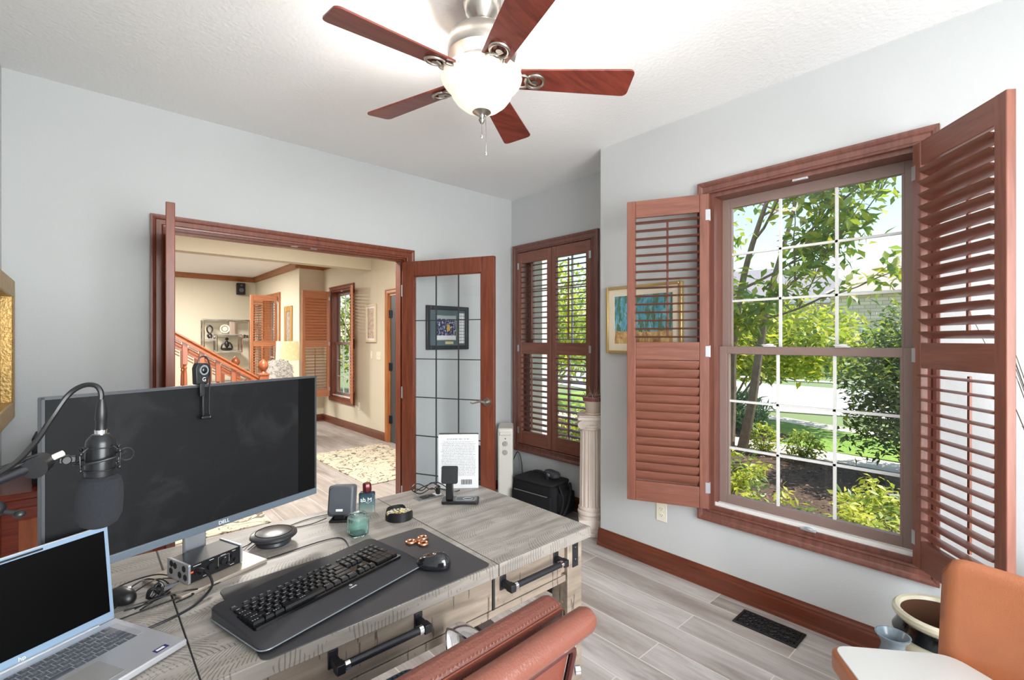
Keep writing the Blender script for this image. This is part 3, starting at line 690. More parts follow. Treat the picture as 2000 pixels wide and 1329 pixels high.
# coaster holder and coasters
CHX, CHY = .868, 1.592
CH = thing('coaster_holder', 'round open-sided black metal coaster holder by the desk seam', 'coaster holder', (CHX, CHY, DZ))
MB().cyl((0,0,0),(0,0,.003),.050, seg=40).build('base', BLACK, CH)
m = MB()
for a0, a1 in ((.35, 2.5), (3.0, 5.9)):
    N = 26; A = [];
    for i in range(N+1):
        t = a0+(a1-a0)*i/N; e = min(i, N-i)/N*2; hh = .006+.028*min(1, math.sin(min(1, e*2.2)*PI/2))
        A.append([m.b.verts.new((r_*math.cos(t), r_*math.sin(t), z_)) for r_, z_ in ((.050,.0),(.050,hh),(.0475,hh),(.0475,.0))])
    for p, q in zip(A, A[1:]):
        for i in range(4): m.b.faces.new((p[i], p[(i+1) % 4], q[(i+1) % 4], q[i]))
    m.b.faces.new(A[0][::-1]); m.b.faces.new(A[-1])
m.build('curved_wall', BLACK, CH)
g = G('coaster_print'); X, Y, Z = g.xyz()
rr = g.math('SQRT', g.math('ADD', g.math('MULTIPLY', X, X), g.math('MULTIPLY', Y, Y))); an = g.math('ARCTAN2', Y, X)
ringm = g.math('MULTIPLY', g.math('GREATER_THAN', rr, .026), g.math('LESS_THAN', rr, .040))
vor = g.noise(g.tc.outputs['Object'], 150, 2)
yel = g.ramp(vor, (.42, rgb(40,36,24)), (.5, rgb(222,196,60)), (.6, rgb(240,236,220)), interp='CONSTANT')
g.color(g.mix(ringm, yel, rgb(214,214,208))); g.set(Roughness=.5); CPR = g.m
for k in range(4):
    c = MB().cyl((0,0,0),(0,0,.0042),.0455, seg=40).build('coaster', CPR if k == 3 else M('coaster_edge', rgb(70,66,60), .7), loc=(CHX, CHY, DZ+.0032+.0048*k), rot=(0,0,.2*k))
    tag(c, ('bottom coaster of the stack in the black holder', 'second coaster from the bottom in the black holder', 'coaster directly under the printed top one in the black holder', 'top round coaster with black and white letter ring and yellow centre')[k], 'coaster', 'coasters in the black holder')
    if k == 3:
        s = 'ESTABLISHED  TRADITION'
        for i, ch in enumerate('BENGALS COLUMBUS OH  '[:20]):
            pass
        N = 16
        for i in range(N):
            a = PI/2-2*PI*i/N
            MB().box(-.0026,.0026,-.0050,.0050,0,.0004, T((.033*math.cos(a), .033*math.sin(a), .0042), (0,0,a-PI/2+.0))).box(-.0012,.0012,-.0020,.0035,.0003,.0006, T((.033*math.cos(a), .033*math.sin(a), .0042), (0,0,a-PI/2))).build('letter_mark', BLACK if i % 4 else WHITE, c, smooth=False)
# teal jar
g = G('teal_glass'); g.set(Roughness=.04, Transmission_Weight=.95, IOR=1.3); g.color(g.ramp(g.xyz()[2], (.0, rgb(205,246,238)), (.055, rgb(220,250,244)), (.07, rgb(240,252,250)))); TEAL = g.m
JR = thing('glass_jar', 'squat aqua glass jar with clear rim beside the small speaker', 'jar', (.690, 1.548, DZ))
loft('bowl', [[(x*s, y*s, z) for x, y in rrect(-.031, .031, -.031, .031, .018, 5)] for s, z in ((.78,0),(.96,.006),(1.0,.02),(1.02,.045),(.97,.06),(.80,.066),(.84,.071),(.80,.073),(.72,.066),(.84,.056),(.86,.02),(.75,.009))], TEAL, JR)
# perfume bottle
PB = thing('perfume_bottle', 'clear glass cologne bottle with burgundy cap and dark blue top edge', 'bottle', (.806, 1.728, DZ), math.radians(-38))
g = G('cologne_glass'); g.color(g.ramp(g.xyz()[2], (.0, rgb(200,205,196)), (.02, rgb(150,172,168)), (.05, rgb(92,122,132)), (.078, rgb(42,60,80)))); g.set(Roughness=.05, Transmission_Weight=.6, IOR=1.35)
MB().box(-.029,.029,-.015,.015,0,.078).build('bottle_body', g.m, PB, bevel=.006, seg=3)
MB().cyl((0,0,.078),(0,0,.083),.009).build('collar', IRON, PB)
MB().lathe([(0,.082),(.0165,.082),(.0175,.086),(.0165,.108),(.014,.112),(0,.112)], 8).build('cap', M('burgundy_cap', rgb(92,26,32), .2, .3), PB)
text('script_lettering', 'ab M', .022, WHITE, PB, (0,-.0155,.052), (PI/2,0,0))
MB().tube([(-.018,-.0155,.042),(-.006,-.0157,.048),(.006,-.0157,.040),(.018,-.0155,.046)], .0005, 5, smooth=5).build('script_flourish', WHITE, PB)
# small desktop speaker
SP = thing('desktop_speaker', 'small charcoal satellite speaker with rounded grille beside the cologne bottle', 'speaker', (.702, 1.722, DZ), math.radians(-38))
sp = T((0,0,.012), (math.radians(-12),0,0))
m = MB(); m.prism(rrect(-.045,.045,-.055,.055,.012), -.03, .03, sp @ T((0,.01,.056),(PI/2,0,0))); m.build('housing', GREYP, SP, bevel=.006)
m = MB(); m.prism(rrect(-.040,.040,-.049,.049,.018), .0, .006, sp @ T((0,-.020,.056),(PI/2,0,0))); m.build('grille', M('speaker_cloth', rgb(76,78,84), .8, bump=.4, bscale=900), SP, bevel=.004)
m = MB(); m.box(-.012,.012,-.0275,-.025,.020,.028, sp); m.build('badge', WHITE, SP, smooth=False)
m = MB(); m.box(-.034,.034,-.035,.03,0,.008).box(-.02,.02,-.02,.02,.004,.024); m.build('foot', BLACK, SP, bevel=.003)
# conference puck
PK = thing('conference_puck', 'flat round charcoal speakerphone between the interface and the jar', 'speakerphone', (.458, 1.668, DZ))
MB().lathe([(0,0),(.048,0),(.052,.006),(.050,.014),(.062,.020),(.070,.027),(.069,.033),(.058,.038),(.0,.040)], 48).build('body', M('puck_plastic', rgb(44,44,48), .3), PK)
MB().lathe([(.052,.0388),(.0535,.040),(.055,.0388)], 48).build('rim_ring', BLACK, PK)
# phone charging stand
CS = thing('phone_charging_stand', 'black charging stand with square magnetic head in front of the white book', 'charging stand', (1.140, 1.582, DZ), math.radians(-42))
MB().prism(rrect(-.074,.074,-.036,.036,.008), .002, .013).build('base', BLACK, CS, bevel=.002)
MB().prism(rrect(-.026,.066,-.028,.028,.006), .013, .0136).build('charging_pad', BLACKG, CS)
MB().tube([(.030+.020*math.cos(t), .013*math.sin(t), .0138) for t in [2*PI*i/24 for i in range(24)]], .0005, 4, closed=True).tube([(x, y, .0138) for x, y in rrect(-.018,.058,-.024,.024,.004)], .0004, 4, closed=True).build('pad_marking', LEG, CS)
MB().box(-.058,-.028,-.020,-.006,.013,.105).build('post', BLACK, CS, bevel=.004)
MB().prism(rrect(-.033,.033,-.035,.035,.008), -.005, .005, T((-.041,-.026,.118),(PI/2-.18,0,0))).build('head_plate', BLACKM, CS, bevel=.002)
# white book standing open slightly
BK = thing('book', 'tall white hardback book standing upright at the far corner of the desk', 'book', (1.250, 1.750, DZ), math.radians(-38))
PAP = M('page_paper', rgb(226,222,214), .8)
W_, H_, TH = .178, .238, .030
g = G('book_back_print'); X, Y, Z = g.xyz()
ln = g.math('FRACT', g.math('MULTIPLY', Z, 140)); row = g.math('FLOOR', g.math('MULTIPLY', Z, 140))
cvv = g.n('CombineXYZ'); g.l(g.math('MULTIPLY', X, 9), cvv.inputs[0]); g.l(g.math('MULTIPLY', row, 3.7), cvv.inputs[2])
wd = g.noise(cvv.outputs[0], 30, 1)
edge = g.math('ADD', .060, g.math('MULTIPLY', g.noise(g.map((0,0,140), src=None), 1.3, 0), .03))
t = g.math('MULTIPLY', g.math('GREATER_THAN', ln, .55), g.math('GREATER_THAN', wd, .44))
t = g.math('MULTIPLY', t, g.math('LESS_THAN', g.math('ABSOLUTE', X), edge)); t = g.math('MULTIPLY', t, g.math('MULTIPLY', g.math('GREATER_THAN', Z, .055), g.math('LESS_THAN', Z, .212)))
ttl = g.math('MULTIPLY', g.math('MULTIPLY', g.math('GREATER_THAN', Z, .216), g.math('LESS_THAN', Z, .2215)), g.math('MULTIPLY', g.math('LESS_THAN', g.math('ABSOLUTE', X), .055), g.math('GREATER_THAN', g.noise(g.map((300,1,1)), 1, 1), .46)))
c = g.mix(g.math('MULTIPLY', t, .6), rgb(196,196,196), rgb(88,88,90)); c = g.mix(g.math('MULTIPLY', ttl, .7), c, rgb(110,110,115))
g.color(c); g.set(Roughness=.45)
MB().box(-W_/2, W_/2, -TH/2-.002, -TH/2, 0, H_).build('back_cover', g.m, BK, smooth=False)
MB().box(-W_/2+.003, W_/2-.004, -TH/2, TH/2, .003, H_-.004).build('pages', PAP, BK, smooth=False)
MB().box(-W_/2, W_/2, TH/2, TH/2+.002, 0, H_, T((W_/2,TH/2,0),(0,0,-.06)) @ T((-W_/2,-TH/2,0))).box(W_/2-.003, W_/2, -TH/2, TH/2, 0, H_).build('front_cover', M('book_cover_dark', rgb(60,60,64), .5), BK, smooth=False)
m = MB(); x = .012
for k in range(18):
    ww = (.0010, .0018, .0008, .0024)[(k*7) % 4]; m.box(x, x+ww, -TH/2-.0024, -TH/2-.002, .016, .038); x += ww+(.0012, .0008, .0016)[k % 3]
m.build('barcode', BLACK, BK, smooth=False)

# ---------- monitor
MA = math.radians(20.3); MC = Vector((.267, 1.572, 0))
MO = thing('monitor', 'large dusty dark computer monitor with thin bezel on the desk, seen from the screen side', 'monitor', (MC.x, MC.y, DZ), MA)
mw, mz0, mz1 = .3585, .124, .535
MB().box(-mw, mw, .0, .022, mz0, mz1).box(-.2,.2,.022,.05,.22,.44).build('housing', M('monitor_back', rgb(96,100,106), .4), MO, bevel=.003)
g = G('monitor_screen'); X, Y, Z = g.xyz()
dust = g.ramp(g.noise(g.map((1,1,1.4)), 260, 2, .6), (.70, rgb(21,21,23)), (.76, rgb(48,48,50)))
smear = g.ramp(g.noise(g.tc.outputs['Object'], 7, 5, .6, 1.0), (.52, (.0,)*3), (.82, (.014,)*3))
base = g.mix(1.0, dust, smear, 'ADD')
g.color(g.mix(g.math('GREATER_THAN', X, .285), base, rgb(3,3,3))); g.set(Roughness=.5, Specular_IOR_Level=.15)
MB().box(-mw+.006, mw-.006, -.0012, .0004, mz0+.021, mz1-.006).build('screen', g.m, MO, smooth=False)
BZ = M('bezel_blue_grey', rgb(88,98,108), .35)
MB().box(-mw, mw, -.003, .0, mz0, mz0+.020).build('lower_bezel', BZ, MO, bevel=.002)
MB().box(-mw, -mw+.005, -.002, .0, mz0+.02, mz1).box(mw-.004, mw, -.002, 0, mz0+.02, mz1).box(-mw, mw, -.002, 0, mz1-.005, mz1).build('side_bezel', M('bezel_dark', rgb(58,60,64), .4), MO, smooth=False)
text('lettering', 'DELL', .014, WHITE, MO, (.035, -.0034, mz0+.0105), (PI/2,0,0))
MB().box(-.030,.030,.074,.090,.01,.26).box(-.030,.030,.045,.090,.24,.30).build('stand_neck', SILVER, MO, bevel=.004)
MB().prism(rrect(-.118,.118,-.080,.115,.004), 0, .010).build('stand_foot', M('stand_foot_tan', rgb(168,156,142), .35, .3), MO, bevel=.002)
# webcam clipped on top of the monitor
WC = thing('webcam', 'black webcam with a looped cable clipped over the monitor top edge', 'webcam', (.240, 1.556, DZ+mz1), MA); WC.scale = (.85, .9, 1)
m = MB(); m.prism([(-.020,0),(.018,0),(.024,.03),(.020,.058),(-.016,.060),(-.022,.045)], -.012, .010, T((0,0,.002),(PI/2,0,0))); m.build('body', BLACK, WC, bevel=.004)
MB().cyl((.002,-.016,.042),(.002,-.010,.042),.014, seg=24).build('lens_ring', M('pewter_ring', rgb(150,154,158), .25, .8), WC)
MB().ball((.002,-.015,.042), .010, (1,.5,1)).build('lens', BLACKG, WC)
text('g_mark', 'G', .016, LEG, WC, (.003,-.0132,.016), (PI/2,0,0))
MB().tube([(-.012,.0,.055),(-.004,-.002,.076),(.012,-.004,.078),(.022,-.008,.060),(.022,-.012,.02),(.018,-.014,-.02),(.016,-.016,-.06),(.016,-.018,-.082)], .0022, 8, smooth=5).build('cable', BLACK, WC)
MB().box(-.010,.006,-.014,-.008,-.030,.006).box(-.004,.004,-.016,-.010,-.085,-.028).box(-.012,.016,-.026,-.010,-.092,-.084).ball((.016,-.022,-.088),.006).build('clip_arm', BLACK, WC, bevel=.002)
# ---------- audio interface
AI = thing('audio_interface', 'black and silver desktop audio interface box on the monitor foot plate', 'audio interface', (.2565, 1.582, DZ+.0115), MA)
MB().box(-.068,.068,-.048,.048,.0,.048).build('chassis', BLACK, AI, bevel=.001)
for s in (-1, 1):
    MB().prism(rrect(-.052,.052,-.026,.026,.004), 0, .006, T((s*.071-.003, 0, .0255), (PI/2,0,PI/2))).build('side_cheek', SILVER, AI, bevel=.001)
m = MB()
for (a, b) in ((-.03,.012),(-.01,-.008),(.012,.012),(.032,-.006),(.03,.014),(-.036,-.01)): m.cyl((-.0745, a, .0255+b), (-.0738, a, .0255+b), .0095, seg=6)
m.build('side_vents', BLACKM, AI, smooth=False)
for x, z, r in ((-.016,.026,.0095),(.018,.026,.0085),(.030,.018,.0045),(.044,.032,.0055),(.052,.017,.0050),(.004,.013,.0035)):
    MB().cyl((x,-.0485,z),(x,-.056,z),r, r*.85, 20).cyl((x,-.056,z),(x,-.0565,z+.0),r*.7, seg=16).build('knob', IRON, AI)
MB().lathe([(.012,0),(.012,.004),(.0085,.004),(.0085,0),(.012,0)], 24, mat=T((-.045,-.048,.024),(PI/2,0,0))).build('input_socket', IRON, AI)
MB().box(-.066,-.060,-.0485,-.0478,.026,.030).build('indicator', M('red_led', rgb(220,60,40), .4, emit=rgb(255,60,30), estr=.6), AI)
m = MB()
for x, z, ww in ((-.05,.042,.02),(-.012,.042,.012),(.02,.042,.014),(.05,.043,.01),(-.03,.006,.01),(.045,.006,.012),(.026,.033,.004)): m.box(x-ww/2, x+ww/2, -.0484, -.048, z-.0006, z+.0006)
m.tube([(.006,-.0483,.008),(.006,-.0483,.040),(.037,-.0483,.040),(.037,-.0483,.008)], .0003, 4); m.build('panel_marking', LEG, AI, smooth=False)
pl = tag(MB().cyl((0,0,0),(.012,-.028,.002),.0075,.0065).tube([(.012,-.028,.002),(.022,-.052,-.008),(.02,-.075,-.026),(-.02,-.115,-.038),(-.07,-.145,-.039),(-.13,-.160,-.040)], .0032, 8, smooth=6).build('microphone_lead', BLACK, loc=(.2565-.045*math.cos(MA)+.049*math.sin(MA)-.005, 1.582-.045*math.sin(MA)-.049*math.cos(MA), DZ+.041), rot=(0,0,MA*0)), 'thick black lead with a jack plug pushed into the audio interface', 'cable')
CZ = DZ+.003
def cable(name, pts, r, label, mat=BLACK): return tag(MB().tube([(x, y, z) for x, y, z in pts], r, 7, smooth=6).build(name, mat), label, 'cable')
cable('thin_cable', [(.60,1.43,.772),(.625,1.47,CZ),(.635,1.55,CZ),(.58,1.572,CZ),(.435,1.556,CZ),(.353,1.548,CZ),(.289,1.50,CZ),(.249,1.481,CZ),(.18,1.470,CZ),(.12,1.46,CZ),(.02,1.44,CZ)], .0018, 'thin black cable snaking across the desk behind the keyboard')
cable('thin_cable', [(.66,1.75,.768),(.60,1.742,CZ),(.52,1.752,CZ),(.44,1.748,CZ),(.39,1.70,CZ),(.36,1.66,DZ+.014)], .0016, 'thin black speaker wire running behind the round speakerphone')
cable('thin_cable', [(.38,1.655,.765),(.42,1.70,CZ),(.50,1.76,CZ),(.62,1.80,CZ),(.72,1.78,.766)], .0015, 'black wire between the speaker and the audio interface, nearest the desk back edge')
random.seed(11)
cl = [((.20,1.57),(.15,1.62),(.08,1.63),(.04,1.60)), ((.16,1.60),(.19,1.55),(.17,1.49),(.21,1.46),(.17,1.44)), ((.05,1.50),(.10,1.56),(.15,1.58),(.17,1.52),(.13,1.47),(.07,1.45)),
      ((.06,1.56),(.12,1.60),(.155,1.55),(.12,1.49),(.09,1.44)), ((.10,1.45),(.15,1.50),(.19,1.56),(.16,1.60)), ((.03,1.47),(.10,1.47),(.18,1.455),(.22,1.47))]
for k, ps in enumerate(cl):
    cable('tangled_cable', [(x, y, CZ+.002+.006*((i*(k+2)) % 3)+.0012*k) for i, (x, y) in enumerate(ps)], .0019, None)
TL = ['black cable arching along the back of the tangle behind the laptop', 'black cable hanging in a bend just left of the audio interface', 'black cable looping through the middle of the tangle right of the laptop lid',
      'short black loop lying over the knot in the cable tangle', 'black cable running up from the laptop corner to the monitor foot', 'nearly straight black cable along the front of the tangle']
for k, o in enumerate([o for o in D.objects if o.name.startswith('tangled_cable')]): tag(o, TL[k], 'cable', 'tangled cables beside the laptop')
ud = thing('usb_plug_bundle', 'black cable tie knot with a usb plug in the middle of the cable tangle', 'cable', (.135, 1.505, DZ+.004), .4)
MB().tube([(.018*math.cos(t), .010*math.sin(t), .018+.014*math.sin(2*t)) for t in [2*PI*i/16 for i in range(16)]], .004, 8, closed=True).tube([(.012*math.cos(t), .02*math.sin(t), .014+.01*math.cos(t)) for t in [2*PI*i/16 for i in range(16)]], .0035, 8, closed=True).build('knot', BLACK, ud)
MB().box(0,.040,-.006,.006,.010,.019).box(.040,.052,-.0045,.0045,.0115,.0175).build('usb_plug', GREYP, ud, bevel=.001)
sm = thing('spare_mouse', 'second small black mouse with a white dot half hidden behind the laptop lid', 'mouse', (.070, 1.545, DZ), .5)
loft('shell', [[(.026*s*math.cos(a), .042*s*math.sin(a), z) for a in [2*PI*i/24 for i in range(24)]] for s, z in ((.9,0),(1,.010),(.95,.022),(.75,.031),(.4,.036),(.05,.037))], BLACK, sm, subsurf=1)
MB().cyl((.012,-.01,.033),(.012,-.01,.036),.004).build('white_dot', WHITE, sm)
# ---------- laptop
LA = math.atan2(.473, .881)
LT = thing('laptop', 'open silver laptop with black screen at the left front of the desk', 'laptop', (.055-.165*.881, 1.432-.165*.473, DZ+.001), LA)
LW, LD = .165, .232
SL = M('laptop_silver', rgb(196,196,200), .3, .55)
MB().box(-LW, LW, -LD, 0, .003, .017).build('base', SL, LT, bevel=.003)
MB().prism(rrect(-.150,.150,-.118,-.026,.003), .0165, .0173).build('keyboard_tray', M('tray_silver', rgb(172,172,178), .4, .4), LT, smooth=False)
MB().prism(rrect(-.055,.055,-.215,-.135,.004), .0168, .0174).build('touchpad', M('touchpad_silver', rgb(178,176,172), .28, .5), LT, smooth=False)
KL = M('laptop_key', rgb(70,74,82), .5)
P2 = .0186
for r, ws in enumerate([[1.07]*14, [1]*13+[2], [1.5]+[1]*12+[1.5], [1.75]+[1]*11+[2.25], [2.25]+[1]*10+[2.75], [1,1,1,1,5,1,1,1,1,1,1]]):
    x = -.1395-.003
    for wq in ws: key(LT, x+wq*P2/2, -.034-r*.0158, .0172, wq, .82, P2, KL, .0012); x += wq*P2
text('maker_badge', 'hp', .014, WHITE, LT, (0, .0, .0), (0,0,0))
lid = MB(); tl = math.radians(-7)
lm = T((0, .004, .014), (tl, 0, 0))
D.objects.remove([o for o in LT.children if o.name.startswith('maker_badge')][0])
MB().box(-LW, LW, .000, .006, 0, .216, lm).build('lid', SL, LT, bevel=.002)
MB().box(-LW+.002, LW-.002, -.0006, .0004, .004, .214, lm).build('screen_bezel', M('lid_bezel', rgb(128,150,172), .35, .2), LT, smooth=False)
MB().box(-LW+.010, LW-.009, -.0012, .0, .020, .204, lm).build('screen', M('laptop_black_screen', rgb(2,2,2), .35, spec=.1), LT, smooth=False)
MB().box(-.045,.045,-.0012,0,.2065,.2105, lm).build('camera_strip', BLACK, LT, smooth=False)
MB().cyl((-.13,.002,.014),(.13,.002,.014),.006).build('hinge', SILVER, LT)
o = text('maker_badge', 'hp', .012, WHITE, LT, tuple(lm @ Vector((.0,-.0016,.0105))), (PI/2+tl,0,0))
MB().box(.110,.136,-.220,-.206,.0168,.0173).build('blue_sticker', M('navy_sticker', rgb(28,34,96), .4), LT, smooth=False)
MB().box(.114,.130,-.216,-.2095,.0173,.0175).build('sticker_print', WHITE, LT, smooth=False)

# ---------- microphone on boom arm
MIC = thing('microphone', 'black studio condenser microphone hanging upside down with round foam windscreen', 'microphone', (.0165, .940, 1.165), 0, rot=(0, math.radians(1), 0)); MIC.scale = (.73, .73, .80)
MB().lathe([(0,-.030),(.018,-.029),(.030,-.022),(.0375,-.006),(.039,.02),(.038,.045),(.034,.060),(.026,.066),(0,.066)], 40).build('foam_windscreen', M('foam_black', rgb(26,28,34), .95, bump=.5, bscale=700), MIC)
MB().lathe([(0,.06),(.0235,.062),(.0245,.068),(.0245,.125),(.023,.133),(.0145,.143),(.0,.143)], 40).build('body', M('mic_body', rgb(30,31,33), .28, .3), MIC)
MB().lathe([(0,.140),(.0100,.140),(.0105,.151),(0,.151)], 28).build('silver_collar', CHROME, MIC)
MB().lathe([(0,.150),(.0092,.150),(.0092,.168),(.0102,.170),(.0095,.186),(.0068,.203),(.0055,.208),(0,.208)], 24).build('connector', BLACK, MIC)
m = MB(); rs = .036
m.tube([(rs*1.1*math.cos(t), rs*.95*math.sin(t), .098+.006*math.cos(t)) for t in [2*PI*i/36 for i in range(36)]], .0022, 8, closed=True)
m.tube([(.0265*math.cos(t), .0265*math.sin(t), .120) for t in [2*PI*i/30 for i in range(30)]], .0012, 6, closed=True)
m.tube([(.0265*math.cos(t), .0265*math.sin(t), .078) for t in [2*PI*i/30 for i in range(30)]], .0012, 6, closed=True)
m.build('shock_mount_ring', IRON, MIC)
for k in range(4):
    m = MB(); a = PI/4+k*PI/2; c, s = math.cos(a), math.sin(a)
    m.tube([(.0265*c, .0265*s, .122), (.044*c, .038*s, .112), (.042*c, .037*s, .084), (.0265*c, .0265*s, .076)], .0013, 6)
    m.ball((.042*c, .037*s, .113), .0038); m.ball((.042*c, .037*s, .083), .0038); m.build('elastic_strut', BLACK, MIC)
MB().tube([(.041+.012*math.cos(t), -.012+.004*math.sin(t), .103+.011*math.sin(t)) for t in [2*PI*i/20 for i in range(20)]], .0011, 6, closed=True).build('clip_ring', IRON, MIC)
MB().box(-.062,-.036,-.006,.006,.096,.108).cyl((-.05,-.009,.102),(-.05,.009,.102),.008).build('mount_joint', BLACK, MIC, bevel=.002)
BA = thing('boom_arm', 'black and silver articulated microphone boom arm entering at the left', 'microphone arm', (-.235, 1.10, DZ))
def rel(p): return (p[0]+.235, p[1]-1.10, p[2]-DZ)
MB().cyl(rel((-.040,.924,1.252)), rel((-.022,.932,1.259)), .0042, seg=16).build('silver_rod', M('rod_ivory_metal', rgb(214,210,198), .3, .3), BA)
MB().ball(rel((-.046,.920,1.250)), .0125, (1,1,.9)).cyl(rel((-.050,.905,1.247)), rel((-.044,.93,1.250)), .014).build('pivot_knob', BLACK, BA)
MB().cyl(rel((-.048,.920,1.249)), rel((-.235,.80,1.20)), .0075, seg=16).cyl(rel((-.048,.920,1.262)), rel((-.235,.80,1.213)), .003, seg=10).build('upper_tube', IRON, BA)
MB().cyl(rel((-.235,.80,1.215)), rel((-.235,.80,1.185)), .016).cyl(rel((-.235,.80,1.20)), rel((-.235,1.10,.85)), .0085).build('lower_tube', IRON, BA)
MB().cyl(rel((-.235,1.10,.762)), rel((-.235,1.10,.86)), .011).box(-.025,.025,-.030,.03,-.002+.002,.018).build('desk_clamp', BLACK, BA, bevel=.002)
MB().cyl(rel((-.235,.80,1.19)), rel((-.078,.870,1.205)), .004).ball(rel((-.082,.868,1.210)), .010).cyl(rel((-.080,.868,1.208)), rel((-.062,.862,1.2015)), .0028).ball(rel((-.0605,.861,1.2005)), .0062, (1,1,.8)).build('tension_lever', BLACK, BA)
cable('microphone_cable', [(.0185,.940,1.326),(.0185,.941,1.342),(.012,.945,1.352),(-.002,.952,1.352),(-.018,.958,1.338),(-.036,.950,1.305),(-.054,.923,1.273),(-.082,.876,1.250),(-.16,.83,1.22),(-.27,.83,1.0),(-.24,.98,.80),(-.20,1.18,.768)], .0036, 'thick black cable looping from the microphone back along the boom arm')

# ============================================================ CHAIRS
def pad(name, pts, th, mat, parent, mt, bev=.02):
    return MB().prism(pts, -th/2, th/2, mt).build(name, mat, parent, bevel=bev, seg=4)
# brown desk chair in the foreground, back towards the camera; local y points to the desk
BC = thing('office_chair', 'reddish brown leather office chair with chrome arms pushed in at the desk', 'chair', (.468, .895, -.0), .045)
SEATK = M('seat_black_mesh', rgb(26,26,28), .6, bump=.4, bscale=400)
lean = math.radians(13)
def bk(y, z): return T((0, -.16, .397), (lean, 0, 0)) @ T((0, y, z))
# front pad (facing the desk): stacked soft cushions; its top roll stands proud
for k in range(4):
    z = .01+k*.105
    MB().prism(rrect(-.245,.245,-.049,.049,.02), -.022, .022, bk(.035, z+.05) @ T(rot=(PI/2,0,0))).build('back_cushion', LEATH, BC, bevel=.018, seg=3)
MB().prism(rrect(-.258,.258,-.034,.034,.028), -.026, .028, bk(.040, .462) @ T(rot=(PI/2,0,0))).build('top_cushion', LEATH, BC, bevel=.02, seg=4)
MB().tube([tuple(bk(.013, .462) @ Vector((x, 0, z))) for x, z in rrect(-.252,.252,-.028,.030,.025)], .0018, 6, closed=True).build('stitched_seam', M('leather_seam', rgb(120,58,38), .5), BC)
m = MB(); 
for i in range(58):
    x = -.245+.0086*i; p = bk(.018, .497); a = p @ Vector((x, 0, 0)); b = p @ Vector((x+.003, .004, -.001)); m.cyl(a, b, .0009, seg=5)
m.build('stitches', M('leather_thread', rgb(170,110,88), .7), BC, smooth=False)
MB().tube([tuple(bk(-.030, .484) @ Vector((x, 0, 0))) for x in (-.272,-.26,-.15,0,.15,.26,.272)], [.012,.026,.027,.027,.027,.026,.012], 18, smooth=3).build('rear_roll', M('roll_leather', rgb(112,62,48), .30, bump=.15, bscale=220, coat=.3, var=.1, vscale=5), BC)
MB().prism(rrect(-.235,.235,-.215,.215,.02), -.012, .008, bk(-.018, .225) @ T(rot=(PI/2,0,0))).build('rear_panel', M('rear_leather_panel', rgb(108,54,40), .4, bump=.15, bscale=200), BC, bevel=.006)
MB().tube([tuple(bk(-.034, .225) @ Vector((x, 0, z))) for x, z in rrect(-.238,.238,-.212,.216,.02)], .006, 8, closed=True).build('piping', M('dark_piping', rgb(70,28,24), .4), BC)
for s in (-1, 1):
    MB().tube([tuple(bk(-.012, z) @ Vector((s*.268, 0, 0))) for z in (-.06,.1,.3,.42)], .0075, 10, smooth=3).build('side_bar', CHROME, BC)
    q = bk(-.020, .36); c = q @ Vector((s*.272, 0, 0)); q2 = q @ Vector((s*.272, -.004, -.09)); MB().cyl(c-Vector((s*.004,.008,0)), c+Vector((s*.004,-.014,0)), .009).cyl(q2, q2+Vector((0,-.014,0)), .012).build('side_bolt', CHROME, BC)
    P0 = [(s*.262,-.20,.655),(s*.262,-.09,.672),(s*.262,.05,.676),(s*.262,.115,.672),(s*.262,.135,.650),(s*.262,.120,.56),(s*.262,.075,.46),(s*.255,.04,.43)]
    m = MB(); A = []; Pv = [Vector(p) for p in P0]; Q = []
    for i in range(len(Pv)-1):
        p0 = Pv[max(0,i-1)]; p1 = Pv[i]; p2 = Pv[i+1]; p3 = Pv[min(len(Pv)-1,i+2)]
        for k in range(6): t = k/6; Q.append(.5*((2*p1)+(-p0+p2)*t+(2*p0-5*p1+4*p2-p3)*t*t+(-p0+3*p1-3*p2+p3)*t**3))
    Q.append(Pv[-1])
    for i, p in enumerate(Q):
        t = (Q[min(i+1,len(Q)-1)]-Q[max(0,i-1)]).normalized(); nrm = Vector((1,0,0)).cross(t).normalized()
        A.append([m.b.verts.new(p+Vector((1,0,0))*a*.020+nrm*b*.005) for a, b in ((-1,-.6),(-.6,-1),(.6,-1),(1,-.6),(1,.6),(.6,1),(-.6,1),(-1,.6))])
    for p, q in zip(A, A[1:]):
        for i in range(8): m.b.faces.new((p[i], p[(i+1)%8], q[(i+1)%8], q[i]))
    m.b.faces.new(A[0][::-1]); m.b.faces.new(A[-1]); m.build('armrest', CHROME, BC)
MB().prism(rrect(-.25,.25,-.20,.29,.05), .42, .465).build('seat_pan', SEATK, BC, bevel=.015, seg=3)
MB().tube([(x, y, .468) for x, y in rrect(-.25,.25,-.20,.29,.05)], .008, 8, closed=True).build('seat_edge', M('seat_piping', rgb(120,110,100), .4), BC)
MB().cyl((0,.03,.42),(0,.03,.12),.028).cyl((0,.03,.22),(0,.03,.10),.04).build('gas_lift', BLACK, BC)
for k in range(5):
    a = 2*PI*k/5+.3; c, s = math.cos(a), math.sin(a)
    MB().tube([(0,.03,.12),(.15*c,.03+.15*s,.105),(.30*c,.03+.30*s,.075)], [.022,.018,.013], 10, smooth=3).build('base_arm', CHROME, BC)
    MB().cyl((.30*c-.012*s,.03+.30*s+.012*c,.028),(.30*c+.012*s,.03+.30*s-.012*c,.028),.028).cyl((.30*c,.03+.30*s,.03),(.30*c,.03+.30*s,.075),.006).build('caster', BLACK, BC)
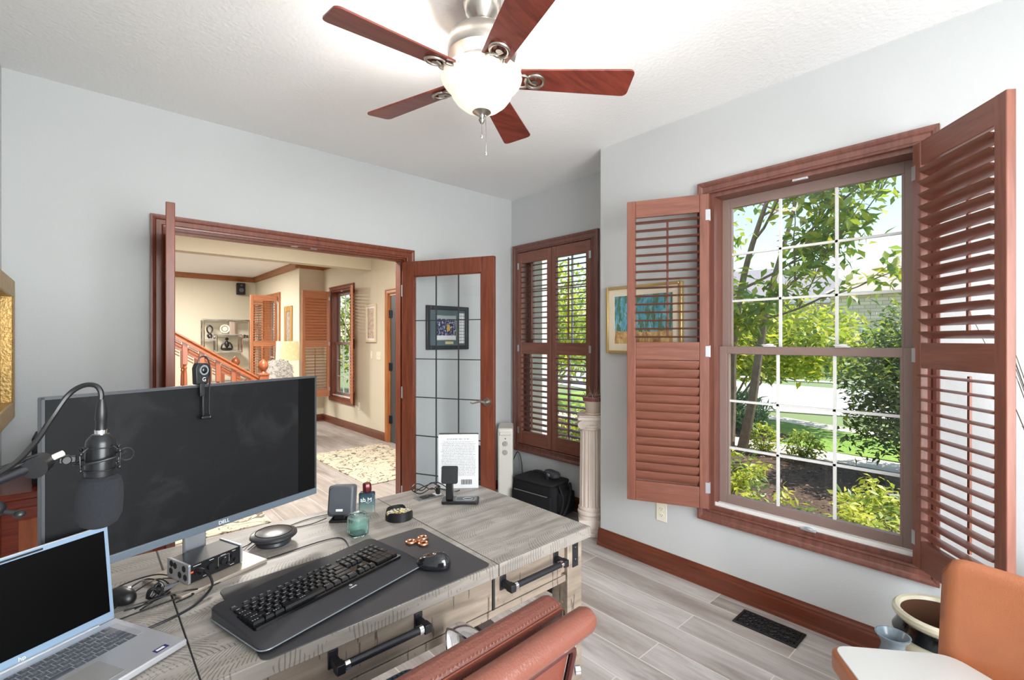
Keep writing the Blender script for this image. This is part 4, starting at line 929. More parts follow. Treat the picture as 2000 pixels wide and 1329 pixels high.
# blue honeycomb gel cushion on its seat
g = G('blue_gel_honeycomb'); v = g.n('TexVoronoi'); v.inputs['Scale'].default_value = 75; v.inputs['Randomness'].default_value = 0; g.l(g.tc.outputs['Object'], v.inputs['Vector'])
g.color(g.ramp(v.outputs['Distance'], (.35, rgb(88,150,190)), (.6, rgb(20,58,90)))); g.set(Roughness=.4); g.bump(v.outputs['Distance'], .8, .004)
GC = thing('gel_seat_cushion', 'blue honeycomb gel cushion lying on the office chair seat', 'cushion', (.49, .955, .476))
MB().prism(rrect(-.20,.20,-.17,.225,.04), 0, .035).build('cushion', g.m, GC, bevel=.01)

# tan lounge chair at lower right
TC = thing('lounge_chair', 'tan leather side chair with window glare painted on its seat at the lower right corner', 'chair', (1.62, .12, 0))
def tc(x, y): return (x-1.62, y-.12)
def rpoly(pts, r, n=6):
    out = []; k = len(pts)
    for i in range(k):
        p0, p1, p2 = Vector(pts[i-1]), Vector(pts[i]), Vector(pts[(i+1) % k]); a = (p0-p1).normalized(); b = (p2-p1).normalized()
        rr = r[i] if isinstance(r, (list, tuple)) else r
        s, e = p1+a*rr, p1+b*rr
        for j in range(n+1): t = j/n; q = s*(1-t)**2+p1*2*t*(1-t)+e*t*t; out.append((q.x, q.y))
    return out
so = rpoly([tc(1.712,.445), tc(1.93,.185), tc(1.66,-.27), tc(1.20,.06)][::-1], [.05,.06,.05,.045])
MB().prism(so, .415, .482).build('seat', LEATH2, TC, bevel=.016, seg=4)
GLARE = M('seat_glare_leather', rgb(184,182,178), .3, coat=.3)  # window glare on tan leather, painted as a pale tone
c0 = Vector((0.0,.0)); si = [(x*.955, y*.955) for x, y in so]
MB().prism(si, .479, .4845).build('seat_glare', GLARE, TC, bevel=.002)  # thin sheet carrying the painted glare
# curved back shell: thick leather panel following B->C, rising .35
Bx, Cx = Vector(tc(1.93,.215)), Vector(tc(1.72,-.30)); dirv = (Cx-Bx); L = dirv.length; dirv.normalize(); nv = Vector((-dirv.y, dirv.x))
if nv.dot(Vector(tc(1.3,.2))) < 0: nv = -nv   # towards the seat
m = MB(); N = 24; K = 14; F_ = [[None]*(K+1) for _ in range(N+1)]; Bk = [[None]*(K+1) for _ in range(N+1)]
for i in range(N+1):
    u = i/N; e = min(u, 1-u)*L; rc = .055; drop = 0 if e > rc else rc-math.sqrt(max(0, rc*rc-(rc-e)**2))
    for j in range(K+1):
        v = j/K; zt = .765-drop*.9; z = .46+(zt-.46)*v; bow = .045*(1-(2*u-1)**2)
        edge = min(1, e/.015, (1-v)*(zt-.46)/.015+.0); th = .030*(edge**.5 if edge > 0 else 0)+.004
        base = Bx+dirv*(u*L)-nv*(bow+.02*v+.01)
        F_[i][j] = m.b.verts.new((*(base+nv*th/2), z)); Bk[i][j] = m.b.verts.new((*(base-nv*th/2), z))
for i in range(N):
    for j in range(K):
        m.b.faces.new((F_[i][j], F_[i+1][j], F_[i+1][j+1], F_[i][j+1])); m.b.faces.new((Bk[i][j], Bk[i][j+1], Bk[i+1][j+1], Bk[i+1][j]))
for i in range(N): m.b.faces.new((F_[i][K], F_[i+1][K], Bk[i+1][K], Bk[i][K])); m.b.faces.new((F_[i][0], Bk[i][0], Bk[i+1][0], F_[i+1][0]))
for j in range(K): m.b.faces.new((F_[0][j], F_[0][j+1], Bk[0][j+1], Bk[0][j])); m.b.faces.new((F_[N][j], Bk[N][j], Bk[N][j+1], F_[N][j+1]))
m.build('backrest', LEATH2, TC, angle=1.2)
for x, y, X2, Y2 in ((1.70,.37,1.74,.44),(1.85,.18,1.92,.19),(1.66,-.18,1.68,-.28),(1.30,.07,1.22,.06)):
    a = tc(x, y); b = tc(X2, Y2); MB().cyl((a[0],a[1],.42), (b[0],b[1],0), .014, .010).build('leg', M('bronze_leg', rgb(70,56,46), .35, .7), TC)

# ============================================================ THINGS ALONG THE WALLS
# floor vent
g = M('vent_bronze', rgb(36,34,36), .4, .5)
FV = thing('floor_vent', 'black scrollwork metal floor register near the baseboard', 'floor vent', (2.507, .90, 0), 0)
m = MB(); m.box(-.075,-.062,-.145,.145,0,.006).box(.062,.075,-.145,.145,0,.006).box(-.062,.062,-.145,-.132,0,.006).box(-.062,.062,.132,.145,0,.006); m.build('rim', g, FV, bevel=.002)
MB().box(-.062,.062,-.132,.132,.0002,.0012).build('duct_shadow_plate', M('duct_black', rgb(8,8,8), .9), FV, smooth=False)
m = MB()
for i in range(9):
    y = -.115+i*.0288
    for x in (-.04, 0, .04):
        sx = 1 if (i+int(x*100)) % 2 else -1
        m.tube([(x+.014*math.cos(t)*sx, y+.012*math.sin(t), .004) for t in [1.6*PI*k/10 for k in range(11)]], .0028, 6)
for x in (-.02, .02): m.tube([(x+.006*math.sin(i*1.3), -.13+i*.0144, .004) for i in range(19)], .0025, 6)
m.build('scrollwork', g, FV)
# outlets and switches
def plate(name, label, cat, loc, rz, holes=2, w=.070, h=.115, gang=1):
    t = thing(name, label, cat, loc, rz)
    MB().box(-w/2, w/2, -.006, 0, -h/2, h/2).build('cover_plate', IVORY, t, bevel=.002)
    if cat == 'outlet':
        for s in (-1, 1):
            o = MB().cyl((0,-.006,s*.020),(0,-.0085,s*.020),.0165, seg=20).build('receptacle', IVORY, t)
            MB().box(-.008,-.0055,-.009,-.0084,s*.020-.001,s*.020+.006).box(.0055,.008,-.009,-.0084,s*.020-.001,s*.020+.006).cyl((0,-.009,s*.020-.007),(0,-.0084,s*.020-.007),.0022, seg=8).build('slots', BLACKM, o, smooth=False)
    else:
        for k in range(gang):
            x = (k-(gang-1)/2)*.046; MB().box(x-.006, x+.006, -.014, -.005, -.010, .010).build('toggle', WHITE, t, bevel=.002)
    return t
plate('wall_outlet', 'ivory wall outlet below the open louvred shutter', 'outlet', (2.67, 1.578, .352), -PI/2)
plate('wall_outlet', 'ivory outlet low on the foyer wall beside the window trim', 'outlet', (3.15, 7.03, .40), -PI/2)
plate('light_switch', 'narrow single light switch on the foyer wall by the front door', 'light switch', (3.15, 6.60, 1.20), -PI/2, gang=1, w=.05)
plate('light_switch', 'wide double light switch plate next to the front door trim', 'light switch', (3.15, 6.37, 1.19), -PI/2, gang=2, w=.125)
# framed pictures
def picture(name, label, loc, rz, w, h, frame, art, mat=None, fw=.03, d=.025, cat='picture', liner=None, mw_=.05, glass=False):
    t = thing(name, label, cat, loc, rz); m = MB()
    m.box(-w/2,-w/2+fw,-d,0,-h/2,h/2).box(w/2-fw,w/2,-d,0,-h/2,h/2).box(-w/2+fw,w/2-fw,-d,0,h/2-fw,h/2).box(-w/2+fw,w/2-fw,-d,0,-h/2,-h/2+fw)
    m.build('frame', frame, t, bevel=min(.006, fw*.3)); a, b = w/2-fw, h/2-fw; y = -d*.5
    if liner:
        q = MB(); q.box(-a,-a+mw_,y-.004,y,-b,b).box(a-mw_,a,y-.004,y,-b,b).box(-a+mw_,a-mw_,y-.004,y,b-mw_,b).box(-a+mw_,a-mw_,y-.004,y,-b,-b+mw_); q.build('liner', liner, t, smooth=False)
    MB().box(-a, a, y, y+.004, -b, b).build('artwork', art, t, smooth=False)
    return t
g = G('beach_painting'); X, Y, Z = g.xyz()
n = g.noise(g.map((9,1,5)), 2.4, 6, .65, 1.2); n2 = g.noise(g.map((14,1,3)), 3, 4, .6, .5)
sky_ = g.ramp(n, (.3, rgb(60,120,132)), (.5, rgb(92,160,178)), (.66, rgb(150,186,190)))
tree_ = g.ramp(n2, (.35, rgb(34,64,56)), (.6, rgb(88,120,92)))
sand = g.ramp(n, (.35, rgb(140,104,70)), (.55, rgb(206,168,110)), (.7, rgb(226,196,146)))
c = g.mix(g.math('GREATER_THAN', n2, .53), sky_, tree_)
c = g.mix(g.math('LESS_THAN', g.math('ADD', Z, g.math('MULTIPLY', n, .06)), -.045), c, sand)
g.color(c); g.set(Roughness=.5)
GLT = M('pale_gilt', rgb(196,168,112), .35, .5)
picture('framed_painting', 'blue and sandy beach landscape painting in a thin gilt frame behind the open shutter', (2.67, 1.708, 1.553), -PI/2, .556, .445, GLT, g.m, fw=.020, d=.03, liner=M('cream_liner', rgb(226,214,190), .7), mw_=.045, cat='painting')
# dark framed sports memento behind the glass door
g = G('sports_photo'); X, Y, Z = g.xyz(); n = g.noise(g.map((60,1,60)), 1, 3)
c = g.ramp(n, (.38, rgb(40,46,70)), (.5, rgb(120,118,150)), (.6, rgb(206,206,214)), interp='CONSTANT')
c = g.mix(g.math('LESS_THAN', Z, -.065), c, rgb(222,222,222)); g.color(g.mix(g.math('GREATER_THAN', Z, .075), c, rgb(170,176,178))); g.set(Roughness=.3)
SPIC = picture('framed_memento', 'dark framed team photo with score sheet seen through the glass door', (2.302, 3.39, 1.523), 0, .43, .37, M('pewter_black_frame', rgb(52,58,62), .3), M('slate_mat', rgb(86,104,110), .6), fw=.035)
MB().box(-.115,.075,-.020,-.016,-.10,.10).build('photo', g.m, SPIC, smooth=False)
g = G('score_grid'); X, Y, Z = g.xyz()
t = g.math('MAXIMUM', g.math('GREATER_THAN', g.math('FRACT', g.math('MULTIPLY', Z, 38)), .88), g.math('GREATER_THAN', g.math('FRACT', g.math('MULTIPLY', X, 38)), .88)); g.color(g.mix(t, rgb(236,236,236), rgb(60,62,66)))
MB().box(.10,.165,-.021,-.016,-.135,.13).build('score_sheet', g.m, SPIC, smooth=False)
MB().box(-.03,.05,-.021,-.016,-.138,-.115).build('caption_plate', M('pale_brass', rgb(216,208,160), .4, .3), SPIC, smooth=False)
MB().box(-.015,.015,-.022,-.019,-.025,.012).prism([(-.02,0),(.02,0),(0,.022)], 0, .002, T((0,-.019,.010),(PI/2,0,0))).build('gold_emblem', M('emblem_gold', rgb(214,168,70), .5), SPIC, smooth=False)
MB().tube([(-.118,-.0205,-.103),(-.118,-.0205,.103),(.078,-.0205,.103),(.078,-.0205,-.103),(-.118,-.0205,-.103)], .0025, 4).build('gilt_border', M('cream_border', rgb(212,200,160), .5), SPIC, smooth=False)
# thick gold frame on the left wall
g = G('dark_oil_painting'); n = g.noise(g.map((2,2,2)), 3, 4, .6, 1); g.color(g.ramp(n, (.35, rgb(58,34,20)), (.55, rgb(112,74,44)), (.7, rgb(190,176,150)))); g.set(Roughness=.3)
picture('gold_framed_painting', 'dark painting in a deep gold frame at the far left edge', (-.30, 2.70, 1.38), PI/2, .62, .60, GOLD, g.m, fw=.075, d=.075, cat='painting')
# cabinet with subwoofer in the back left corner
CB = thing('red_wood_cabinet', 'red mahogany cabinet in the left corner behind the monitor', 'cabinet', (-.29, 2.93, 0))
MB().box(0,.62,0,.44,.06,.735).box(.02,.60,.02,.42,0,.06).build('carcass', CAB, CB, bevel=.003)
MB().box(-.008,.64,-.02,.445,.735,.765).build('top', CAB, CB, bevel=.006, seg=3)
for x0, x1 in ((.03,.305),(.315,.59)):
    o = MB().box(x0,x1,-.016,0,.10,.70).build('door', CAB, CB, bevel=.002)
    MB().box(x0+.05,x1-.05,-.020,-.014,.15,.65).build('raised_panel', wood('cabinet_panel_wood', rgb(130,60,24), rgb(182,98,50), 2, .25), o, bevel=.006)
    MB().ball(((x1-.02) if x0 < .1 else x0+.02,-.024,.42), .010).build('knob', IRON, o)
SW = thing('black_shelf_speaker', 'black box speaker standing on the red cabinet behind the monitor edge', 'speaker', (-.085, 3.12, .766))
MB().box(-.09,.13,-.10,.12,0,.215).build('cabinet_box', BLACKM, SW, bevel=.006)
MB().box(-.08,.12,-.106,-.10,.01,.155).build('grille', FABK, SW, bevel=.003)
# oil radiator heater
HT = thing('electric_heater', 'slim white electric heater with two dials beside the glass door', 'heater', (2.69, 3.08, 0), ang((2.735,3.03),(2.94,3.25))-PI/2)
HW = M('heater_white', rgb(222,218,208), .4)
MB().box(-.066,.066,0,.30,.05,.66).build('housing', HW, HT, bevel=.018, seg=4)
MB().box(-.050,.050,-.012,.01,.60,.632).build('top_grip', HW, HT, bevel=.008, seg=3)
MB().box(.061,.064,.05,.27,.10,.58).build('side_slot_panel', M('heater_grey', rgb(176,172,166), .5), HT, bevel=.002)
for z in (.530, .455):
    MB().cyl((0,0,z),(0,-.014,z),.021, seg=28).box(-.003,.003,-.019,-.013,z-.016,z+.016).build('dial', M('dial_grey', rgb(176,172,164), .35), HT, bevel=.002)
MB().cyl((0,.001,.572),(0,-.002,.572),.005).build('pilot_light', BLACKM, HT)
for y in (.04, .26): MB().box(-.095,.095,y-.02,y+.02,0,.05).build('foot', HW, HT, bevel=.006)
cable('heater_cord', [(2.98,3.30,.30),(3.0,3.26,.38),(3.01,3.22,.30),(3.0,3.20,.12),(2.95,3.22,.006),(2.86,3.30,.006)], .004, 'black power cord hanging behind the white heater')
# camera bag, and a glasses case on it
BG = thing('camera_bag', 'black nylon shoulder camera bag on the floor under the alcove window', 'bag', (2.845, 2.80, 0), math.radians(97))
rb = lambda x0,x1,y0,y1,r: rrect(x0,x1,y0,y1,r)
loft('body', [[(x*s, y*s, z) for x, y in subdiv_outline(rrect(-.225,.225,-.12,.12,.05))] for s, z in ((.93,0),(.99,.02),(1.0,.10),(1.0,.20),(.95,.245),(.80,.265))], FABK, BG)
MB().prism([(x, y) for x, y in rrect(-.205,.205,-.015,.015,.014)], .03, .17, T((0,.130,0))).build('front_pocket', FABK, BG, bevel=.01)
MB().prism(rrect(-.21,.21,-.13,.13,.04), .245, .272).build('lid_flap', M('bag_flap', rgb(30,30,34), .8, bump=.3, bscale=300), BG, bevel=.012)
MB().tube([(-.17,.148,.175),(.17,.148,.178)], .0035, 6).build('zipper', SILVER, BG)
MB().tube([(-.08,.02,.27),(-.07,.02,.31),(0,.02,.325),(.07,.02,.31),(.08,.02,.27)], .012, 8, smooth=4).build('carry_handle', BLACKM, BG)
MB().prism(rrect(-.03,.03,-.09,.09,.02), .03, .20, T((-.25,0,0))).build('side_pocket', FABK, BG, bevel=.012)
MB().tube([(-.22,-.1,.24),(-.28,-.02,.20),(-.30,.06,.10),(-.27,.10,.02),(-.22,.12,.01)], .011, 8, smooth=5).tube([(-.24,.08,.26),(-.285,.09,.16),(-.27,.11,.04)], .008, 8, smooth=4).build('shoulder_strap', BLACKM, BG)
GCs = thing('grey_case', 'small dark grey zip case lying on top of the camera bag', 'case', (2.87, 2.70, .293), math.radians(80), rot=None)
loft('shell', [[(x*s, y*s, z) for x, y in rrect(-.085,.085,-.04,.04,.035)] for s, z in ((.85,0),(1,.012),(1,.032),(.8,.046),(.4,.052))], M('case_grey', rgb(66,66,70), .6, bump=.2, bscale=300), GCs)
MB().box(-.02,.012,.036,.046,.010,.030).build('buckle', SILVER, GCs, bevel=.002)
bp = thing('dark_bag_behind_door', 'black backpack leaning on the wall behind the glass door', 'bag', (2.43, 3.24, 0))
loft('body', [[(x*s, y*s+.05*(z/.5), z) for x, y in subdiv_outline(rrect(-.19,.19,-.10,.09,.06))] for s, z in ((.9,0),(1,.05),(1,.28),(.93,.42),(.7,.50),(.4,.53))], FABK, bp)
MB().prism(rrect(-.14,.14,-.018,.018,.015), .06, .26, T((0,-.10,0))).build('front_pocket', FABK, bp, bevel=.012)
# column pedestal and pot
CLM = M('column_plaster', rgb(222,208,196), .7, bump=.15, bscale=80)
CO = thing('column_pedestal', 'white fluted ionic column pedestal holding a potted plant', 'pedestal', (2.785, 2.225, 0), math.radians(-48))
m = MB(); N = 160
def fl(r, z): return [m.b.verts.new((r*(1-.13*max(0, math.cos(16*a))**.7)*math.cos(a), r*(1-.13*max(0, math.cos(16*a))**.7)*math.sin(a), z)) for a in [2*PI*i/N for i in range(N)]]
A = [fl(r, z) for r, z in ((.086,.205),(.085,.4),(.082,.6),(.079,.765))]
for p, q in zip(A, A[1:]):
    for i in range(N): m.b.faces.new((p[i], p[(i+1) % N], q[(i+1) % N], q[i]))
m.build('fluted_shaft', CLM, CO)
MB().lathe([(0,.115),(.088,.115),(.092,.125),(.090,.14),(.098,.150),(.1,.158),(.098,.168),(.089,.176),(.094,.184),(.094,.192),(.088,.200),(.086,.206),(0,.206)], 48).build('base_rings', CLM, CO)
MB().box(-.1,.1,-.1,.1,0,.030).box(-.092,.092,-.092,.092,.030,.118).box(-.05,.05,-.096,-.09,.055,.1).build('plinth', CLM, CO, bevel=.006)
MB().lathe([(0,.762),(.080,.762),(.086,.770),(.084,.778),(.092,.790),(.088,.80),(0,.80)], 40).build('neck_ring', CLM, CO)
m = MB()
for sx in (-1, 1):
    for sy in (-1, 1):
        pts = []
        for i in range(40):
            t = i/39*2.3*2*PI; r = .028*(1-t/(2.6*2*PI)); pts.append((sx*(.070-.0+r*math.cos(t+PI/2)*-1*1), sy*.082, .802+r*math.sin(t+PI/2)))
        m.tube(pts, .0055, 6)
    m.cyl((sx*.070, -.080, .802), (sx*.070, .080, .802), .022)
m.box(-.07,.07,-.078,.078,.800,.838)
m.build('scroll_capital', CLM, CO)
m = MB()
for sy in (-1, 1):
    for i in range(11): m.ball((-.045+i*.009, sy*.080, .806), .0048, seg=8)
m.build('egg_moulding', CLM, CO)
MB().box(-.1,.1,-.1,.1,.838,.862).box(-.092,.092,-.092,.092,.862,.872).build('abacus', CLM, CO, bevel=.004)
PT = thing('potted_succulent', 'cream plastic pot with reddish trailing succulent on the column', 'potted plant', (2.800, 2.215, .8725))
MB().lathe([(0,0),(.066,0),(.069,.004),(.069,.012),(.062,.014),(0,.014)], 40).build('saucer', M('saucer_peach', rgb(216,190,172), .5), PT)
MB().lathe([(0,.012),(.052,.012),(.055,.02),(.070,.100),(.0765,.101),(.0775,.128),(.071,.128),(.068,.112),(0,.112)], 40).build('pot', M('pot_cream', rgb(202,188,170), .5), PT)
MB().lathe([(.0770,.100),(.0785,.102),(.0785,.126),(.0770,.127)], 40).build('maroon_band', M('pot_band_maroon', rgb(128,62,70), .5), PT)
MB().lathe([(0,.113),(.069,.113)], 24).build('soil', M('soil_dark', rgb(70,60,50), .9), PT)
m = MB(); random.seed(3)
for k in range(16):
    a = random.random()*6.28; r = random.uniform(.01,.06); x, y = r*math.cos(a), r*math.sin(a); L = random.uniform(.03,.09)
    m.tube([(x,y,.112),(x*1.3,y*1.3,.112+L*.6),(x*1.8+random.uniform(-.02,.02),y*1.8,.112+L*(1 if k%3 else .2))], [.003,.0025,.001], 6, smooth=3)
m.build('stems', M('succulent_stem', rgb(168,140,118), .6), PT)
m = MB()
for k in range(60):
    a = random.random()*6.28; r = random.uniform(.01,.085); m.ball((r*math.cos(a), r*math.sin(a), .118+random.uniform(0,.03)-max(0,r-.07)), random.uniform(.005,.010), (1,1,.6), 8)
m.build('fleshy_leaves', M('succulent_leaf', rgb(140,112,96), .5, var=.3, vscale=60), PT)

# stoneware pots by the right shutter
CRM = M('stoneware_cream', rgb(196,190,166), .3, var=.08, vscale=20)
CK = thing('stoneware_crock', 'large cream stoneware crock with brown glazed inside and black band', 'pot', (2.335, .240, 0))
MB().lathe([(0,0),(.105,0),(.115,.01),(.145,.09),(.164,.19),(.163,.26),(.148,.325),(.130,.360),(.126,.378),(.132,.388),(.143,.392),(.149,.402),(.147,.414),(.138,.421),(.128,.418),(.123,.406)], 56).build('body', CRM, CK)
MB().lathe([(.123,.406),(.118,.37),(.13,.32),(.15,.25),(.15,.15),(.1,.03),(0,.02)], 56).build('glazed_inside', M('brown_glaze', rgb(84,58,44), .2), CK)
MB().lathe([(.1445,.335),(.130,.360),(.126,.378),(.130,.380),(.134,.361),(.1485,.336),(.1445,.335)], 56).build('black_band', BLACKG, CK)
BV = thing('small_blue_vase', 'small blue-grey vase with flared lip in front of the large crock', 'vase', (2.125, .352, 0))
MB().lathe([(0,0),(.055,0),(.07,.05),(.072,.16),(.058,.27),(.036,.325),(.034,.345),(.040,.362),(.050,.374),(.052,.380),(.047,.381),(.036,.366),(.028,.345),(.03,.32),(.05,.25),(0,.24)], 40).build('body', M('blue_grey_glaze', rgb(110,122,130), .25, var=.1, vscale=30), BV)
TV = thing('tall_floor_vase', 'dark floor vase with dried grass stems behind the tan chair', 'vase', (2.50, -.10, 0))
MB().lathe([(0,0),(.08,0),(.10,.05),(.11,.25),(.085,.45),(.05,.55),(.048,.60),(.060,.62),(.052,.62),(.04,.6),(.04,.5),(0,.45)], 40).build('body', M('dark_glaze', rgb(40,42,44), .25), TV)
random.seed(5)
DG1 = thing('dried_grass_stems', 'bunch of dark dried grass stems and rust plumes standing in the floor vase', 'dried plant', (2.50, -.10, .46))
for k in range(14):
    a = random.uniform(1.0, 2.9) if k < 10 else random.uniform(0, 6.28); sp = random.uniform(.08,.30); hh = random.uniform(.7,1.15); c, s = math.cos(a)*.4, math.sin(a)
    pts = [(0,0,0),(.02*c,.02*s,.14),(sp*c*.5, sp*s*.5, hh*.6),(sp*c, sp*s, hh)]
    MB().tube(pts, [.0022,.002,.0015,.0008], 6, smooth=5).build('stem', M('dry_stem', rgb(70,54,44), .7), DG1)
    if k < 5:
        q = Vector(pts[2])*.75; e = Vector(pts[2])
        m = MB(); d_ = (e-q)
        for i in range(40):
            t = i/40; p = q+d_*t; sd = Vector((random.uniform(-1,1), random.uniform(-1,1), 1.4)).normalized()*random.uniform(.02,.05)*(1-.5*t); m.quad(p, p+sd*.5+Vector((.002,0,0)), p+sd, p+sd*.5-Vector((0,.002,0)))
        m.build('plume', M('rust_plume', rgb(176,106,52), .8), DG1)

# ============================================================ FOYER AND LIVING ROOM
g = G('scroll_rug')
n = g.noise(g.map((1,1,1)), 2.6, 2, .5, 1.6); f1 = g.math('ABSOLUTE', g.math('SUBTRACT', n, .5))
n2 = g.noise(g.map((1,1,1), loc=(3,2,0)), 8.5, 1, .4, 1.8); f2 = g.math('ABSOLUTE', g.math('SUBTRACT', n2, .5)); n3 = g.noise(g.tc.outputs['Object'], 14, 1)
c = g.mix(g.math('MULTIPLY', g.math('LESS_THAN', f2, .022), g.math('GREATER_THAN', n3, .45)), rgb(204,194,172), rgb(104,90,76)); g.color(g.mix(g.math('LESS_THAN', f1, .016), c, rgb(116,106,96))); g.set(Roughness=.95); RUG = g.m
tag(MB().prism([(2.05,4.38),(3.02,4.38),(3.02,6.02),(2.05,6.02)], .0005, .010).build('entry_rug', RUG, smooth=False), 'beige scroll-patterned rug in front of the front door', 'rug')
tag(MB().prism([(-.3,4.0),(1.085,4.0),(1.085,5.2),(-.3,5.2)], .0005, .010).build('foyer_rug', RUG, smooth=False), 'beige scroll-patterned foyer rug glimpsed under the monitor', 'rug')
picture('foyer_print', 'small cream framed print on the foyer wall between window and front door', (3.15, 6.60, 1.665), -PI/2, .33, .56, M('cream_frame', rgb(214,200,168), .5), M('sepia_print', rgb(190,170,150), .6, var=.35, vscale=30), fw=.03, liner=WHITE, mw_=.03)
picture('narrow_wall_print', 'tall narrow gold framed print beside the living room shutter', (2.74, 9.05, 1.58), -PI/2, .42, .90, M('antique_gold', rgb(178,138,80), .4, .3), M('etched_print', rgb(150,140,130), .5, var=.4, vscale=25), fw=.10)  # a framed print, no mirror glass
# staircase
ST = thing('staircase', 'wood staircase rising to the left with turned balusters and ball-topped newel posts', 'staircase', (1.40, 5.47, 0))
STW = wood('stair_wood', rgb(130,66,36), rgb(164,92,56), 0, .3); STV = wood('stair_wood_vertical', rgb(130,66,36), rgb(164,92,56), 2, .3)
NS = 9; RI, TRD = .178, .272; sl = RI/TRD
for i in range(NS):
    MB().box(-.10-(i+1)*TRD, -.10-i*TRD+.02, .03, 1.20, i*RI+.150, (i+1)*RI).build('tread', STW, ST, bevel=.004)
    MB().box(-.10-(i+1)*TRD, -.10-i*TRD, .05, 1.18, 0, i*RI+.150).build('riser', WHITE, ST, smooth=False)
for y in (.0, 1.23):
    MB().prism([(-.05,0),(-.05,.20),(-.05-NS*TRD, .20+NS*TRD*sl),(-.05-NS*TRD, 0)], -.02, .02, T((0,y,0),(PI/2,0,0))).build('stringer', STW, ST, smooth=False)
    nx_ = 0
    np_ = MB(); np_.box(-.045,.045,y-.045,y+.045,0,1.05).box(-.052,.052,y-.052,y+.052,1.05,1.07).build('newel_post', STV, ST, bevel=.003)
    MB().lathe([(0,1.07),(.034,1.07),(.028,1.085),(.020,1.095),(.036,1.110),(.050,1.135),(.048,1.165),(.034,1.19),(.014,1.21),(.004,1.218),(0,1.219)], 28, (0,y,0)).build('finial', STV, ST)
    ra = MB(); L = NS*TRD; prof = [(-.032,-.03),(.032,-.03),(.032,-.01),(.022,.0),(.034,.018),(.024,.034),(-.024,.034),(-.034,.018),(-.022,0),(-.032,-.01)]
    A = [ra.b.verts.new((-.03, y+a, .99+b)) for a, b in prof]; B = [ra.b.verts.new((-.03-L, y+a, .99+L*sl+b)) for a, b in prof]
    for i in range(10): ra.b.faces.new((A[i], A[(i+1) % 10], B[(i+1) % 10], B[i]))
    ra.b.faces.new(A[::-1]); ra.b.faces.new(B); ra.build('handrail', STW, ST, smooth=False)
    for k in range(2*NS-2):
        x = -.14-k*TRD/2; zt = .99+(-x-.03)*sl-.03; zb = .20+(-x-.05)*sl-.02
        o = MB().box(x-.019,x+.019,y-.019,y+.019,zt-.20,zt+.012).lathe([(.019,zt-.20),(.012,zt-.215),(.019,zt-.235),(.013,zt-.25),(.017,zt-.29),(.021,zb+.32),(.019,zb+.22),(.012,zb+.17),(.019,zb+.155),(.012,zb+.14),(.017,zb+.12)], 16, (x,y,0)).box(x-.019,x+.019,y-.019,y+.019,zb,zb+.12).build('baluster', STV, ST)
    fi = MB()
    for k in range(2*NS-3):
        x = -.14-k*TRD/2-TRD/4; z = .945+(-x-.03)*sl
        for q in (0, .035, .07): fi.prism([(-.047,-.006),(.047,-.006),(.047,.006),(-.047,.006)], -.010, .010, T((x, y, z-q), (0, math.atan(sl), 0)) @ T(rot=(PI/2,0,0)))
    fi.build('rail_mouldings', STW, ST, smooth=False)
# etagere with ornaments
EX, EY = 1.74, 11.08
ET = thing('etagere', 'chrome and glass display shelf unit against the far living room wall', 'shelf', (EX, EY, 0))
def er(a, b, r=.012): return MB().cyl(a, b, r, seg=10)
m = MB(); X0, X1 = .0, .86
for x in (X0, X1):
    for y in (-.15, .15): MB().cyl((x, y, 0), (x, y, 1.82), .012, seg=10).build('upright', CHROME, ET)
for z, xa, xb in ((1.82, X0, X1),(1.18,.22,.66),(.60,X0,X1),(.20,X0,X1)):
    for y in (-.15, .15): m.cyl((xa,y,z),(xb,y,z),.012, seg=10)
    for x in (xa, xb): m.cyl((x,-.15,z),(x,.15,z),.012, seg=10)
for y in (-.15,.15): m.cyl((.22,y,1.18),(.22,y,1.52),.012, seg=8).cyl((.66,y,1.18),(.66,y,1.52),.012, seg=8).cyl((.22,y,1.52),(.66,y,1.52),.012, seg=8).cyl((0,y,1.42),(.22,y,1.42),.012, seg=8).cyl((.66,y,1.42),(X1,y,1.42),.012, seg=8).cyl((.66,y,.80),(X1,y,.80),.012,seg=8)
m.build('chrome_rails', CHROME, ET); MB().box(.48,.60,.10,.13,1.53,1.82).build('mirror_panel', CHROME, ET, smooth=False)
for z, xa, xb in ((1.82,X0,X1),(1.52,.22,.66),(1.18,.22,.66),(1.42,0,.22),(1.42,.66,X1),(.60,X0,X1),(.80,.66,X1),(.20,X0,X1)):
    MB().box(xa,xb,-.15,.15,z+.012,z+.020).build('glass_shelf', M('shelf_glass', rgb(190,200,192), .1, alpha=.55), ET, smooth=False)
SCP = M('dark_sculpture', rgb(34,30,30), .35)
s1 = tag(MB().tube([(0,0,.0),(-.03,0,.06),(.03,0,.12),(.045,0,.20),(0,0,.25),(-.045,0,.20),(-.03,0,.12),(.03,0,.06),(.02,0,0)], [.020,.018,.014,.014,.016,.014,.014,.018,.02], 10, smooth=5).build('loop_sculpture', SCP, loc=(EX+.12, EY, 1.456)), 'black twisted loop sculpture at the left of the chrome shelf', 'sculpture')
s2 = tag(MB().ball((0,0,.03),.11,(1,.6,.28)).ball((0,0,.13),.055,(.8,.7,1.3)).ball((.0,0,.235),.032).tube([(-.04,0,.17),(-.09,0,.11),(-.10,0,.04)],.015,8).tube([(.04,0,.17),(.08,0,.12),(.10,0,.05)],.015,8).build('seated_figurine', SCP, loc=(EX+.42, EY, 1.205)), 'black seated figure sculpture in the middle box of the chrome shelf', 'sculpture')
s3 = thing('round_plate_ornament', 'round pale plate ornament on the upper shelf of the chrome unit', 'ornament', (EX+.38, EY, 1.648))
MB().lathe([(0,0),(.06,.004),(.09,.014),(.088,.018),(.06,.008),(0,.005)], 32, mat=T(rot=(PI/2,0,0))).build('plate', IVORY, s3)
